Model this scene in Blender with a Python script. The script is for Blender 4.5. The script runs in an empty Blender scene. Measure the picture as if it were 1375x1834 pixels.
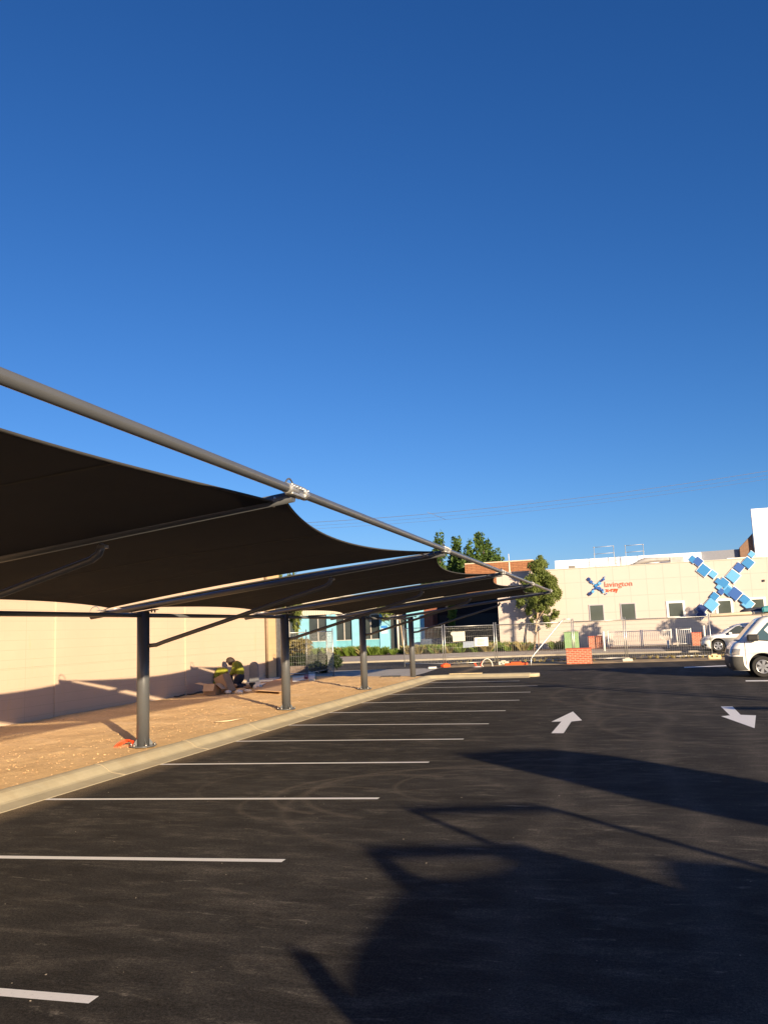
import bpy, bmesh, math, random
import numpy as np
from mathutils import Vector, Matrix
random.seed(7); rng=np.random.default_rng(7)
SC=bpy.context.scene; COL=SC.collection
# ---------------------------------------------------------------- camera
W,H,F,CH=1375.,1834.,1480.,1.95
_a=np.array([1125-W/2,-(1113-H/2),-F]); _b=np.array([1,.040,0])
_up=np.cross(_b,_a); _up/=np.linalg.norm(_up)
if _up[1]<0:_up=-_up
_Y=_a/np.linalg.norm(_a); _X=np.cross(_Y,_up)
RM=np.array([_X,_Y,_up]); CP=np.array([0,0,CH])
cam=bpy.data.cameras.new('camera'); co=bpy.data.objects.new('camera',cam); COL.objects.link(co)
m=Matrix([list(RM[i])+[CP[i]] for i in range(3)]+[[0,0,0,1]]); co.matrix_world=m
cam.sensor_fit='HORIZONTAL'; cam.sensor_width=36; cam.lens=F/W*36; cam.clip_start=.05; cam.clip_end=3000
SC.camera=co
def ray(px,py): return RM@np.array([px-W/2,-(py-H/2),-F])
def at(px,py,ax,c):
    d=ray(px,py); t=(c-CP[ax])/d[ax]; return Vector(CP+t*d)
def G(px,py,z=0.): return at(px,py,2,z)
def Yp(px,py,y): return at(px,py,1,y)
# ---------------------------------------------------------------- light
EXPO=1.05
SUN_EL=math.radians(12.9); S=Vector((.675,-.738,0)).normalized()
SDIR=Vector((S.x*math.cos(SUN_EL),S.y*math.cos(SUN_EL),math.sin(SUN_EL)))
w=bpy.data.worlds.new('World'); SC.world=w; w.use_nodes=True
nt=w.node_tree; bg=nt.nodes['Background']; sky=nt.nodes.new('ShaderNodeTexSky')
sky.sky_type='NISHITA'; sky.sun_disc=False; sky.sun_elevation=SUN_EL
sky.sun_rotation=math.atan2(S.x,S.y); sky.altitude=250; sky.air_density=1.0; sky.dust_density=.25; sky.ozone_density=4
# grade the clear evening sky per channel, then scale it down to a strength near 0.1
sep=nt.nodes.new('ShaderNodeSeparateColor'); cmb=nt.nodes.new('ShaderNodeCombineColor'); nt.links.new(sky.outputs[0],sep.inputs[0])
for k,(g,a_) in enumerate(((1.41,.0553),(1.11,.0885),(.985,.145))):
    pw=nt.nodes.new('ShaderNodeMath'); pw.operation='POWER'; pw.inputs[1].default_value=g; nt.links.new(sep.outputs[k],pw.inputs[0])
    ml=nt.nodes.new('ShaderNodeMath'); ml.operation='MULTIPLY'; ml.inputs[1].default_value=a_/(2**EXPO*.10); nt.links.new(pw.outputs[0],ml.inputs[0]); nt.links.new(ml.outputs[0],cmb.inputs[k])
nt.links.new(cmb.outputs[0],bg.inputs[0]); bg.inputs[1].default_value=.10
sl=bpy.data.lights.new('sun','SUN'); sl.energy=5.0; sl.angle=math.radians(.5); sl.color=(1,.79,.53)
so=bpy.data.objects.new('sun',sl); COL.objects.link(so); so.rotation_euler=SDIR.to_track_quat('Z','Y').to_euler()
SC.view_settings.view_transform='Standard'; SC.view_settings.look='None'; SC.view_settings.exposure=EXPO; SC.view_settings.gamma=1
# ---------------------------------------------------------------- materials
def srgb(r,g,b): return tuple(((c/255)/12.92 if c/255<=.04045 else ((c/255+.055)/1.055)**2.4) for c in (r,g,b))+(1,)
MATS={}
class NT:
    def __init__(s,name):
        s.m=bpy.data.materials.new(name); s.m.use_nodes=True; s.t=s.m.node_tree; s.b=s.t.nodes['Principled BSDF']; s.o=s.t.nodes['Material Output']
        s.tc=s.t.nodes.new('ShaderNodeTexCoord'); s.geo=None
    def n(s,t,**k):
        x=s.t.nodes.new('ShaderNode'+t)
        for a,v in k.items(): setattr(x,a,v)
        return x
    def l(s,a,b): s.t.links.new(a,b)
    def pos(s,scale=(1,1,1),world=False):
        mp=s.n('Mapping'); mp.inputs['Scale'].default_value=scale
        if world:
            if not s.geo: s.geo=s.n('NewGeometry')
            s.l(s.geo.outputs['Position'],mp.inputs[0])
        else: s.l(s.tc.outputs['Object'],mp.inputs[0])
        return mp.outputs[0]
    def noise(s,scale,detail=4,vec=None,rough=.55,dist=0):
        x=s.n('TexNoise'); x.inputs['Scale'].default_value=scale; x.inputs['Detail'].default_value=detail; x.inputs['Roughness'].default_value=rough; x.inputs['Distortion'].default_value=dist
        s.l(vec if vec is not None else s.tc.outputs['Object'],x.inputs['Vector']); return x.outputs['Fac']
    def ramp(s,fac,stops):
        x=s.n('ValToRGB'); e=x.color_ramp.elements
        while len(e)<len(stops): e.new(.5)
        for i,(p,c) in enumerate(stops):
            e[i].position=p; e[i].color=c if len(c)==4 else (*c,1)
        s.l(fac,x.inputs[0]); return x.outputs[0]
    def mix(s,fac,a,b,mode='MIX'):
        x=s.n('MixRGB',blend_type=mode)
        for i,v in ((0,fac),(1,a),(2,b)):
            if isinstance(v,(int,float)): x.inputs[i].default_value=v if i==0 else (v,v,v,1)
            elif isinstance(v,tuple): x.inputs[i].default_value=v
            else: s.l(v,x.inputs[i])
        return x.outputs[0]
    def math(s,op,a,b=None,c=None):
        x=s.n('Math',operation=op)
        for i,v in enumerate((a,b,c)):
            if v is None: continue
            if isinstance(v,(int,float)): x.inputs[i].default_value=v
            else: s.l(v,x.inputs[i])
        return x.outputs[0]
    def bump(s,h,strength=.3,dist=.02):
        x=s.n('Bump'); x.inputs['Strength'].default_value=strength; x.inputs['Distance'].default_value=dist
        s.l(h,x.inputs['Height']); s.l(x.outputs[0],s.b.inputs['Normal'])
    def col(s,c): 
        if isinstance(c,tuple): s.b.inputs['Base Color'].default_value=c
        else: s.l(c,s.b.inputs['Base Color'])
def M(name,c,rough=.6,metal=0,var=.15,scale=8,bump=0,bscale=60,spec=None,coat=0,bdist=.01):
    if name in MATS: return MATS[name]
    s=NT(name); c=c if len(c)==4 else (*c,1)
    dk=tuple(v*(1-var) for v in c[:3])+(1,); lt=tuple(min(1,v*(1+var)) for v in c[:3])+(1,)
    s.col(s.ramp(s.noise(scale,5),[(.3,dk),(.7,lt)])) if var else s.col(c)
    s.b.inputs['Roughness'].default_value=rough; s.b.inputs['Metallic'].default_value=metal
    if spec is not None: s.b.inputs['Specular IOR Level'].default_value=spec
    if coat: s.b.inputs['Coat Weight'].default_value=coat
    if bump: s.bump(s.noise(bscale,4),bump,bdist)
    MATS[name]=s.m; return s.m
# asphalt
def asphalt(name,base,warm,arcs=True,tracks=True):
    s=NT(name)
    big=s.noise(.35,5,rough=.6); c=s.ramp(big,[(.3,(base*.84,base*.80,base*.76)),(.72,(base*1.32,base*1.26,base*1.20))])
    # dusty streaks scuffed along the bays
    st=s.noise(1.0,6,s.pos((1.3,3.4,1)),rough=.68,dist=.6); c=s.mix(s.ramp(st,[(.50,(0,0,0)),(.72,(.8,.8,.8))]),c,(warm*1.25,warm*1.14,warm*1.0,1))
    st2=s.noise(2.6,7,s.pos((.7,3.2,1)),rough=.75,dist=.4); c=s.mix(s.ramp(st2,[(.60,(0,0,0)),(.72,(.75,.75,.75))]),c,(warm*2.5,warm*2.3,warm*2.0,1))
    mid=s.noise(1.7,8,s.pos((.8,1.7,1)),rough=.8,dist=.3); c=s.mix(.9,c,s.ramp(mid,[(.34,(.66,.64,.62)),(.5,(1.05,1.05,1.05)),(.66,(1.6,1.55,1.46))]),'MULTIPLY')
    sp=s.noise(3.1,9,s.pos((.5,1.5,1)),rough=.85,dist=.8); c=s.mix(s.ramp(sp,[(.655,(0,0,0)),(.70,(.8,.8,.8))]),c,(.20,.17,.125,1))
    if tracks:   # dust washed into the gutter line
        sk=s.n('SeparateXYZ'); s.l(s.tc.outputs['Object'],sk.inputs[0]); ed=s.math('SUBTRACT',1,s.math('DIVIDE',s.math('ABSOLUTE',s.math('ADD',sk.outputs[0],7.25)),.45))
        c=s.mix(s.math('MULTIPLY',s.math('MAXIMUM',ed,0),s.math('MULTIPLY',s.noise(5,7,rough=.8),1.1)),c,(.26,.20,.13,1))
    if tracks:   # tyre tracks: pairs of broad faint lighter bands along the lane
        sx=s.n('SeparateXYZ'); s.l(s.tc.outputs['Object'],sx.inputs[0])
        wob=s.math('MULTIPLY',s.noise(.12,2),2.4)
        xx=s.math('ADD',sx.outputs[0],wob)
        for x0,wd in ((-.6,.16),(.9,.16),(2.2,.18),(3.6,.18)):
            d=s.math('ABSOLUTE',s.math('SUBTRACT',xx,x0+.8)); f=s.math('SUBTRACT',1,s.math('SMOOTH_MIN',s.math('DIVIDE',d,wd*1.6),1.,.3))
            f=s.math('MULTIPLY',s.math('MAXIMUM',f,0),s.math('MULTIPLY',s.noise(3,5),.55)); c=s.mix(f,c,(warm*1.5,warm*1.35,warm*1.18,1))
    if arcs:     # curved tyre scuffs where cars swung into the bays
        for (cx,cy,r,wd,k) in ((-3.1,10.0,1.25,.07,.8),(-2.4,10.2,1.6,.08,.7),(-3.6,9.4,.95,.06,.6),(-1.6,9.7,2.4,.10,.5),(-1.9,10.6,1.1,.06,.5),(-4.4,10.4,1.2,.06,.4),(2.5,17,3.2,.12,.4),(3.2,23,4.4,.16,.6),(4.0,24,6.2,.2,.5)):
            sb=s.n('VectorMath',operation='SUBTRACT'); sb.inputs[1].default_value=(cx,cy,0); s.l(s.tc.outputs['Object'],sb.inputs[0])
            ln=s.n('VectorMath',operation='LENGTH'); s.l(sb.outputs[0],ln.inputs[0])
            d=s.math('DIVIDE',s.math('ABSOLUTE',s.math('SUBTRACT',ln.outputs['Value'],r)),wd)
            ring=s.math('MAXIMUM',s.math('SUBTRACT',1,d),0)
            sx2=s.n('SeparateXYZ'); s.l(sb.outputs[0],sx2.inputs[0])
            half=s.math('LESS_THAN',s.math('ADD',sx2.outputs[0],s.math('MULTIPLY',sx2.outputs[1],-.4)),.1*r)
            f=s.math('MULTIPLY',s.math('MULTIPLY',ring,half),s.math('MULTIPLY',s.noise(2.5,5),k*1.15))
            c=s.mix(f,c,(warm*1.7,warm*1.45,warm*1.2,1))
    g0=s.noise(48,5,rough=.8); c=s.mix(.9,c,s.ramp(g0,[(.34,(.45,.45,.45)),(.5,(1,1,1)),(.68,(1.9,1.86,1.8))]),'MULTIPLY')
    g=s.noise(130,3,rough=.7); c=s.mix(.75,c,s.ramp(g,[(.3,(.25,.25,.25)),(.74,(2.0,1.95,1.88))]),'MULTIPLY')
    vo=s.n('TexVoronoi'); vo.inputs['Scale'].default_value=85; s.l(s.tc.outputs['Object'],vo.inputs['Vector'])
    c=s.mix(s.ramp(vo.outputs['Distance'],[(.0,(.35,.35,.35)),(.16,(0,0,0))]),c,(.16,.15,.135,1))
    s.col(c); s.b.inputs['Roughness'].default_value=.9; s.b.inputs['Specular IOR Level'].default_value=.08
    s.bump(s.noise(80,5,rough=.8),.6,.012); MATS[name]=s.m; return s.m
ASPH=asphalt('asphalt_new',.036,.080); ROADM=asphalt('asphalt_street',.062,.12,arcs=False,tracks=False)
def dirt():
    s=NT('dirt'); n=s.noise(.9,6,rough=.65); c=s.ramp(n,[(.25,(.62,.42,.21)),(.55,(.74,.515,.27)),(.8,(.82,.61,.36))])
    n2=s.noise(14,6,rough=.7); c=s.mix(.6,c,s.ramp(n2,[(.3,(.72,.7,.66)),(.7,(1.2,1.18,1.15))]),'MULTIPLY')
    n3=s.noise(4.5,7,rough=.8); c=s.mix(s.ramp(n3,[(.62,(0,0,0)),(.7,(.6,.6,.6))]),c,(.86,.66,.42,1))
    s.col(c); s.b.inputs['Roughness'].default_value=.95; s.b.inputs['Specular IOR Level'].default_value=.1
    s.bump(s.math('ADD',s.noise(9,8,rough=.75),s.math('MULTIPLY',s.noise(60,4),.35)),.45,.03); return s.m
DIRT=dirt()
def concrete(name,c,joints=None,axis=1,dirtc=None):
    s=NT(name); n=s.noise(2.2,7,rough=.7)
    cc=s.ramp(n,[(.3,tuple(v*.84 for v in c)),(.7,tuple(v*1.08 for v in c))])
    cc=s.mix(s.ramp(s.noise(.8,6,rough=.75),[(.5,(0,0,0)),(.75,(.55,.55,.55))]),cc,dirtc or (c[0]*.72,c[1]*.6,c[2]*.48,1))
    if joints:
        sx=s.n('SeparateXYZ'); s.l(s.pos(world=True),sx.inputs[0])
        f=s.math('LESS_THAN',s.math('FRACT',s.math('DIVIDE',s.math('ADD',sx.outputs[axis],100.3),joints)),.016/joints)
        cc=s.mix(f,cc,(c[0]*.35,c[1]*.32,c[2]*.3,1))
    s.col(cc); s.b.inputs['Roughness'].default_value=.88; s.bump(s.noise(45,6,rough=.7),.3,.01); MATS[name]=s.m; return s.m
CONC=concrete('concrete_kerb',(.36,.32,.25)); PATH=concrete('concrete_path',(.40,.37,.32),1.5,0); FOOT=concrete('footpath_pale',(.47,.40,.31),1.5,0)
def lines_wall(name,c,hz=None,vt=None,lw=.012,stain=.15,dark=.55,rust=None,vaxis=0,voff=0.,hoff=0.,bumpk=.1):
    """painted wall with course lines (hz spacing) and joints (vt spacing)"""
    s=NT(name); n=s.noise(.7,6,rough=.65); cc=s.ramp(n,[(.3,tuple(v*(1-stain) for v in c)),(.65,tuple(min(1,v*(1+stain*.3)) for v in c))])
    sx=s.n('SeparateXYZ'); s.l(s.pos(world=True),sx.inputs[0])
    wob=s.math('MULTIPLY',s.math('SUBTRACT',s.noise(6,3),.5),.01)
    br=s.ramp(s.noise(1.4,5),[(.35,(.15,.15,.15)),(.65,(1,1,1))])
    def ln(ax,sp,off,k):
        f=s.math('LESS_THAN',s.math('FRACT',s.math('DIVIDE',s.math('ADD',s.math('ADD',sx.outputs[ax],100+off),wob),sp)),lw/sp)
        return s.math('MULTIPLY',f,k)
    dk=tuple(v*dark for v in c)+(1,)
    if hz:
        for (sp,off,k) in hz: cc=s.mix(s.math('MULTIPLY',ln(2,sp,off,k),s.math('ADD',br,.25)),cc,dk)
    if vt:
        for (sp,off,k) in vt: cc=s.mix(ln(vaxis,sp,off,k),cc,dk)
    if rust:
        rn=s.noise(1.0,6,s.pos((3.2,3.2,.8),True),rough=.7); cc=s.mix(s.ramp(rn,[(.60,(0,0,0)),(.78,(.7,.7,.7))]),cc,rust)
    s.col(cc); s.b.inputs['Roughness'].default_value=.8; s.bump(s.noise(14,6),bumpk,.02); MATS[name]=s.m; return s.m
def brick(name,c1,c2,mortar,bw=.24,bh=.086,ms=.012,axes='xz',rough=.85):
    s=NT(name); sx=s.n('SeparateXYZ'); s.l(s.pos(world=True),sx.inputs[0]); cb=s.n('CombineXYZ')
    s.l(s.math('ADD',sx.outputs[0],sx.outputs[1]) if axes=='xz' else sx.outputs[0],cb.inputs[0]); s.l(sx.outputs[2] if axes=='xz' else sx.outputs[1],cb.inputs[1])
    b=s.n('TexBrick'); b.inputs['Scale'].default_value=1; b.inputs['Brick Width'].default_value=bw; b.inputs['Row Height'].default_value=bh; b.inputs['Mortar Size'].default_value=ms
    b.inputs['Color1'].default_value=c1; b.inputs['Color2'].default_value=c2; b.inputs['Mortar'].default_value=mortar; s.l(cb.outputs[0],b.inputs['Vector'])
    s.col(s.mix(.35,b.outputs[0],s.ramp(s.noise(5,5),[(.3,(.6,.6,.6)),(.7,(1.2,1.2,1.2))]),'MULTIPLY')); s.b.inputs['Roughness'].default_value=rough
    s.bump(b.outputs['Fac'],-.4,.01); MATS[name]=s.m; return s.m
def leafm(name,c1,c2,tr=.35,scale=1.2):
    s=NT(name); f=s.noise(scale,4); f2=s.noise(17,2)
    c=s.mix(.5,s.ramp(f,[(.3,c1),(.7,c2)]),s.ramp(f2,[(.3,c1),(.7,c2)])); s.col(c); s.b.inputs['Roughness'].default_value=.55; s.b.inputs['Specular IOR Level'].default_value=.3
    t=s.n('BsdfTranslucent'); s.l(c,t.inputs[0]); mx=s.n('MixShader'); mx.inputs[0].default_value=tr
    s.l(s.b.outputs[0],mx.inputs[1]); s.l(t.outputs[0],mx.inputs[2]); s.l(mx.outputs[0],s.o.inputs[0]); MATS[name]=s.m; return s.m
STEEL=M('grey_powder_coat',srgb(90,92,95),.38,.2,.05,3,.05,200,coat=.15)
GALV=M('galvanised',(.50,.50,.48),.42,.75,.18,12)
BOLT=M('zinc_bolt',(.62,.60,.55),.3,.9,.1)
def cloth():
    s=NT('shade_cloth'); n=s.noise(2.0,5); c=s.ramp(n,[(.3,(.013,.013,.0125)),(.7,(.021,.0205,.019))])
    wv=s.n('TexWave'); wv.inputs['Scale'].default_value=60; s.l(s.tc.outputs['Object'],wv.inputs['Vector'])
    s.col(c); s.b.inputs['Roughness'].default_value=.85; s.b.inputs['Specular IOR Level'].default_value=.15
    s.bump(wv.outputs['Fac'],.25,.004)
    t=s.n('BsdfTranslucent'); t.inputs[0].default_value=(.055,.045,.036,1); mx=s.n('MixShader'); mx.inputs[0].default_value=.14
    s.l(s.b.outputs[0],mx.inputs[1]); s.l(t.outputs[0],mx.inputs[2]); s.l(mx.outputs[0],s.o.inputs[0]); return s.m
CLOTH=cloth()
HEMD=M('cloth_seam',(.014,.013,.012),.8,0,.1)
HEM=M('cloth_hem',(.05,.047,.044),.7,0,.1)
def paintline():
    s=NT('line_paint'); c=s.ramp(s.noise(30,6,rough=.75),[(.28,(.42,.41,.39)),(.40,(.80,.79,.77)),(.8,(.86,.85,.83))])
    c=s.mix(s.ramp(s.noise(140,3,rough=.8),[(.60,(0,0,0)),(.74,(.75,.75,.75))]),c,(.12,.115,.105,1))
    s.col(c); s.b.inputs['Roughness'].default_value=.7; s.bump(s.noise(90,4),.4,.006); return s.m
LINE=paintline()
GLASS=M('dark_glass',(.045,.055,.055),.08,0,.3,.8,spec=.6)
BLACK=M('black_plastic',(.015,.015,.016),.5,0,.1)
# ---------------------------------------------------------------- mesh builder
class MB:
    def __init__(s): s.bm=bmesh.new()
    def box(s,c,d,rz=0,rot=None,bev=0):
        r=bmesh.ops.create_cube(s.bm,size=1); R=rot if rot is not None else Matrix.Rotation(rz,3,'Z')
        for v in r['verts']: v.co=R@Vector((v.co.x*d[0],v.co.y*d[1],v.co.z*d[2]))+Vector(c)
        if bev:
            es=list({e for v in r['verts'] for e in v.link_edges}); bmesh.ops.bevel(s.bm,geom=es,offset=bev,segments=2,affect='EDGES',profile=.5)
        return s
    def bb(s,x0,x1,y0,y1,z0,z1,bev=0): return s.box(((x0+x1)/2,(y0+y1)/2,(z0+z1)/2),(x1-x0,y1-y0,z1-z0),bev=bev)
    def tube(s,pts,r,seg=8,caps=True,closed=False):
        pts=[Vector(p) for p in pts]; n=len(pts); rr=r if isinstance(r,(list,tuple)) else [r]*n
        rings=[]; nrm=None
        for i,p in enumerate(pts):
            if closed: t=(pts[(i+1)%n]-pts[i-1]).normalized()
            else:
                t=((pts[min(i+1,n-1)]-p).normalized() if i<n-1 else Vector())+((p-pts[i-1]).normalized() if i>0 else Vector()); t.normalize()
            if nrm is None:
                nrm=t.orthogonal().normalized() if abs(t.z)>.9 else t.cross(Vector((0,0,1))).normalized()
            nrm=(nrm-t*nrm.dot(t)).normalized(); b=t.cross(nrm)
            rings.append([s.bm.verts.new(p+(nrm*math.cos(2*math.pi*k/seg)+b*math.sin(2*math.pi*k/seg))*rr[i]) for k in range(seg)])
        for i in range(n if closed else n-1):
            A=rings[i];B=rings[(i+1)%n]
            for k in range(seg): s.bm.faces.new((A[k],A[(k+1)%seg],B[(k+1)%seg],B[k])).smooth=True
        if caps and not closed:
            s.bm.faces.new(rings[0][::-1]); s.bm.faces.new(rings[-1])
        return s
    def prism(s,poly,vec):
        a=[s.bm.verts.new(Vector(p)) for p in poly]; b=[s.bm.verts.new(Vector(p)+Vector(vec)) for p in poly]; n=len(a)
        s.bm.faces.new(a); s.bm.faces.new(b[::-1])
        for i in range(n): s.bm.faces.new((a[i],b[i],b[(i+1)%n],a[(i+1)%n]))
        return s
    def face(s,poly): s.bm.faces.new([s.bm.verts.new(Vector(p)) for p in poly]); return s
    def ball(s,c,r,sub=2,sc=(1,1,1),noise=0):
        q=bmesh.ops.create_icosphere(s.bm,subdivisions=sub,radius=1)
        for v in q['verts']:
            k=1+noise*(random.random()-.5); v.co=Vector((v.co.x*r*sc[0]*k,v.co.y*r*sc[1]*k,v.co.z*r*sc[2]*k))+Vector(c)
            for f in v.link_faces: f.smooth=True
        return s
    def grid(s,fn,nu,nv,smooth=True):
        vs=[[s.bm.verts.new(Vector(fn(i/nu,j/nv))) for j in range(nv+1)] for i in range(nu+1)]
        for i in range(nu):
            for j in range(nv): s.bm.faces.new((vs[i][j],vs[i+1][j],vs[i+1][j+1],vs[i][j+1])).smooth=smooth
        return s
    def build(s,name,mat,root=None,org=None,recalc=True):
        """world coordinates; the origin is put at root / org"""
        if recalc: bmesh.ops.recalc_face_normals(s.bm,faces=s.bm.faces)
        o0=Vector(root.location) if root is not None and root.parent is None else (Vector(root['wloc']) if root is not None else (Vector(org) if org is not None else Vector()))
        for v in s.bm.verts: v.co-=o0
        me=bpy.data.meshes.new(name); s.bm.to_mesh(me); s.bm.free(); me.materials.append(mat)
        o=bpy.data.objects.new(name,me); COL.objects.link(o)
        if root is not None: o.parent=root; o['wloc']=list(o0)
        else: o.location=o0
        return o
def raw(name,verts,faces,mat,root=None,org=None,smooth=False):
    o0=Vector(root.location) if root is not None and root.parent is None else (Vector(org) if org is not None else Vector())
    v=np.asarray(verts,float)-np.array(o0); me=bpy.data.meshes.new(name); me.from_pydata(v.tolist(),[],faces if isinstance(faces,list) else faces.tolist()); me.materials.append(mat)
    o=bpy.data.objects.new(name,me); COL.objects.link(o)
    if root is not None: o.parent=root
    else: o.location=o0
    return o
def thing(name,label,cat,loc=(0,0,0),group=None):
    o=bpy.data.objects.new(name,None); COL.objects.link(o); o.location=loc; o.empty_display_size=.2; return tag(o,label,cat,group)
def tag(o,label,cat,group=None,kind=None):
    o['label']=label; o['category']=cat
    if group:o['group']=group
    if kind:o['kind']=kind
    return o
def struct(o,label=None):
    o['kind']='structure'
    if label:o['label']=label
    return o
def copy_thing(r,loc,label,rz=0):
    c=r.copy(); COL.objects.link(c); c.location=loc; c.rotation_euler=(0,0,rz); c['label']=label
    for ch in list(r.children):
        d=ch.copy(); COL.objects.link(d); d.parent=c
        for g in list(ch.children):
            e=g.copy(); COL.objects.link(e); e.parent=d
    return c
# ================================================================ GROUND
def sheet(name,pts,z,mat,label=None):
    o=MB().face([(p[0],p[1],z) for p in pts]).build(name,mat,org=(pts[0][0],pts[0][1],z)); 
    if o.data.polygons[0].normal.z<0: o.data.flip_normals()
    # keep shading coordinates in world space
    for v in o.data.vertices: v.co+=o.location
    o.location=(0,0,0); return struct(o,label)
EARTH=M('far_earth',(.20,.17,.12),.95,0,.3,.2)
sheet('ground',[(-1500,-800),(1500,-800),(1500,2200),(-1500,2200)],-.06,EARTH)
sheet('car_park_surface',[(-7.75,-60),(60,-60),(60,41.6),(-9.2,41.6),(-9.0,34.2),(-7.75,34.2)],0,ASPH)
sheet('concrete_crossing',[(-30,33),(-9.0,33),(-9.0,36.9),(-9.25,40.9),(-9.25,42.2),(-19,42.2),(-30,42.5)],.004,PATH)
sheet('verge_dirt',[(-9.2,41.45),(60,41.2),(60,45.2),(-9.2,44.6)],.008,M('verge_earth',(.46,.33,.17),.95,0,.35,1.5,.6,20,bdist=.04))
far_kerb=[(-80,46.5),(-30,49.5),(-16.5,50.6),(-11.7,51.2),(-7.2,52.6),(-4.5,53.0),(2,51.8),(20,52.5),(80,52.5)]
sheet('street',[(-80,40.5),(-30,41),(-19,41.6),(-9.3,41.3),(-9.2,44.5),(80,45)]+far_kerb[::-1],.012,ROADM)
fk2=[(x,y+.16) for x,y in far_kerb]
mb=MB()
for (a,b),(c,d) in zip(far_kerb[:-1],far_kerb[1:]): mb.prism([(a,b,.0),(c,d,.0),(c,d,.12),(a,b,.12)],(0,.16,0))
struct(mb.build('far_kerb',CONC))
sheet('footpath',[(x,y+.15) for x,y in far_kerb if x<3]+[(2,59.4),(-4.6,59.4),(-9,60.4),(-16,60.6),(-80,62)],.125,FOOT)
MULCH=M('mulch',(.13,.08,.055),.95,0,.5,6,.7,40,bdist=.04)
sheet('garden_bed',[(-80,62),(-16,60.6),(-9,60.4),(-4.6,59.4),(-3.2,62.5),(-3.2,64.6),(-80,74.2)],.129,MULCH)
PAVE=brick('brick_paving',srgb(150,98,84),srgb(128,84,76),srgb(140,120,105),.23,.115,.008,'xy')
sheet('paved_driveway',[(-4.6,59.35),(2,59.35),(2,60.5),(-1,62.6),(-1.4,64.6),(-3.2,64.6),(-3.2,62.5)],.133,PAVE)
FORE=asphalt('forecourt_asphalt',.11,.2,arcs=False,tracks=False)
sheet('forecourt',[(-1.3,64.6),(-1,62.6),(2,60.5),(2,52),(20,52.65),(80,52.65),(80,64.6)],.137,FORE)
sheet('rear_yard',[(-80,74.1),(-9.6,64.7),(-9.6,110),(-80,110)],.10,ASPH)
# dirt bed with a real uneven surface
def hn(x,y):
    return .5*math.sin(x*1.7+y*.9)+.3*math.sin(x*3.1-y*2.3+1)+.2*math.sin(5.3*x+4.1*y)
def dirt_z(x,y):
    t=(x+7.75)/(-13.2+7.75); z=.135+.115*max(0,min(1,t))**.8+.022*hn(x,y)*min(1,4*t if t>0 else 0)
    if y>24: z+=.07*min(1,(y-24)/5)*t*(1 if y<30 else max(0,(33.5-y)/3.5))
    if y>31.5: z-= (z-.02)*min(1,(y-31.5)/2.3)**1.5
    return z
nx,ny=70,330; xs=np.linspace(-13.4,-7.74,nx); ys=np.linspace(-9,33.9,ny); V=[];Fc=[]
for j,y in enumerate(ys):
    for i,x in enumerate(xs):
        t=(x+7.75)/(-5.5); e=min(1,max(0,t*6)); V.append((x,y,dirt_z(x,y)+e*float(rng.normal(0,.007))))
for j in range(ny-1):
    for i in range(nx-1):
        a=j*nx+i; Fc.append((a,a+1,a+nx+1,a+nx))
o=raw('dirt_bed',V,Fc,DIRT); struct(o)
for p in o.data.polygons:p.use_smooth=True
# clods and pebbles (nobody could count them)
def pebbles(name,n,fx,mat,smin,smax,label,cat,flat=.6):
    base=[(1,0,0),(-1,0,0),(0,1,0),(0,-1,0),(0,0,1),(0,0,-1)]; bf=[(0,2,4),(2,1,4),(1,3,4),(3,0,4),(2,0,5),(1,2,5),(3,1,5),(0,3,5)]
    V=[];Fq=[]
    for _ in range(n):
        x,y,z=fx(); s=smin+(smax-smin)*random.random()**3; a=random.random()*6.28; ca,sa=math.cos(a),math.sin(a); k=len(V)
        for b in base:
            bx=b[0]*s*random.uniform(.7,1.4);by=b[1]*s*random.uniform(.6,1.1); V.append((x+bx*ca-by*sa,y+bx*sa+by*ca,z+b[2]*s*flat*random.uniform(.7,1.2)))
        Fq+= [tuple(q+k for q in f) for f in bf]
    return tag(raw(name,V,Fq,mat),label,cat,kind='stuff')
def fd():
    y=random.uniform(0,33)
    if random.random()<.45:
        c=random.choice([(-8.6,10.8,.5,.9),(-9.3,13.3,.5,1.6),(-8.9,16,.6,1.5),(-9.0,8.6,.5,.8),(-9.2,19.4,.7,1.3),(-9.3,25,.8,2)]); x=random.gauss(c[0],c[2]);y=random.gauss(c[1],c[3])
    else: x=random.uniform(-13,-7.9)
    x=max(-13.1,min(-7.9,x)); return x,y,dirt_z(x,y)
pebbles('dirt_clods',4800,fd,M('clod',(.60,.39,.20),.95,0,.3,3),.004,.024,'small clods and stones scattered over the orange dirt bed','loose stones')
def fa():
    d=random.random(); x=random.uniform(-7.2,3.5); y=2.5+26*random.random()**1.8; return x,y,.003
pebbles('grit',800,fa,M('grit_stone',(.30,.26,.21),.9,0,.4,2),.002,.010,'pale grit scattered over the black asphalt','loose grit',.4)
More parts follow.
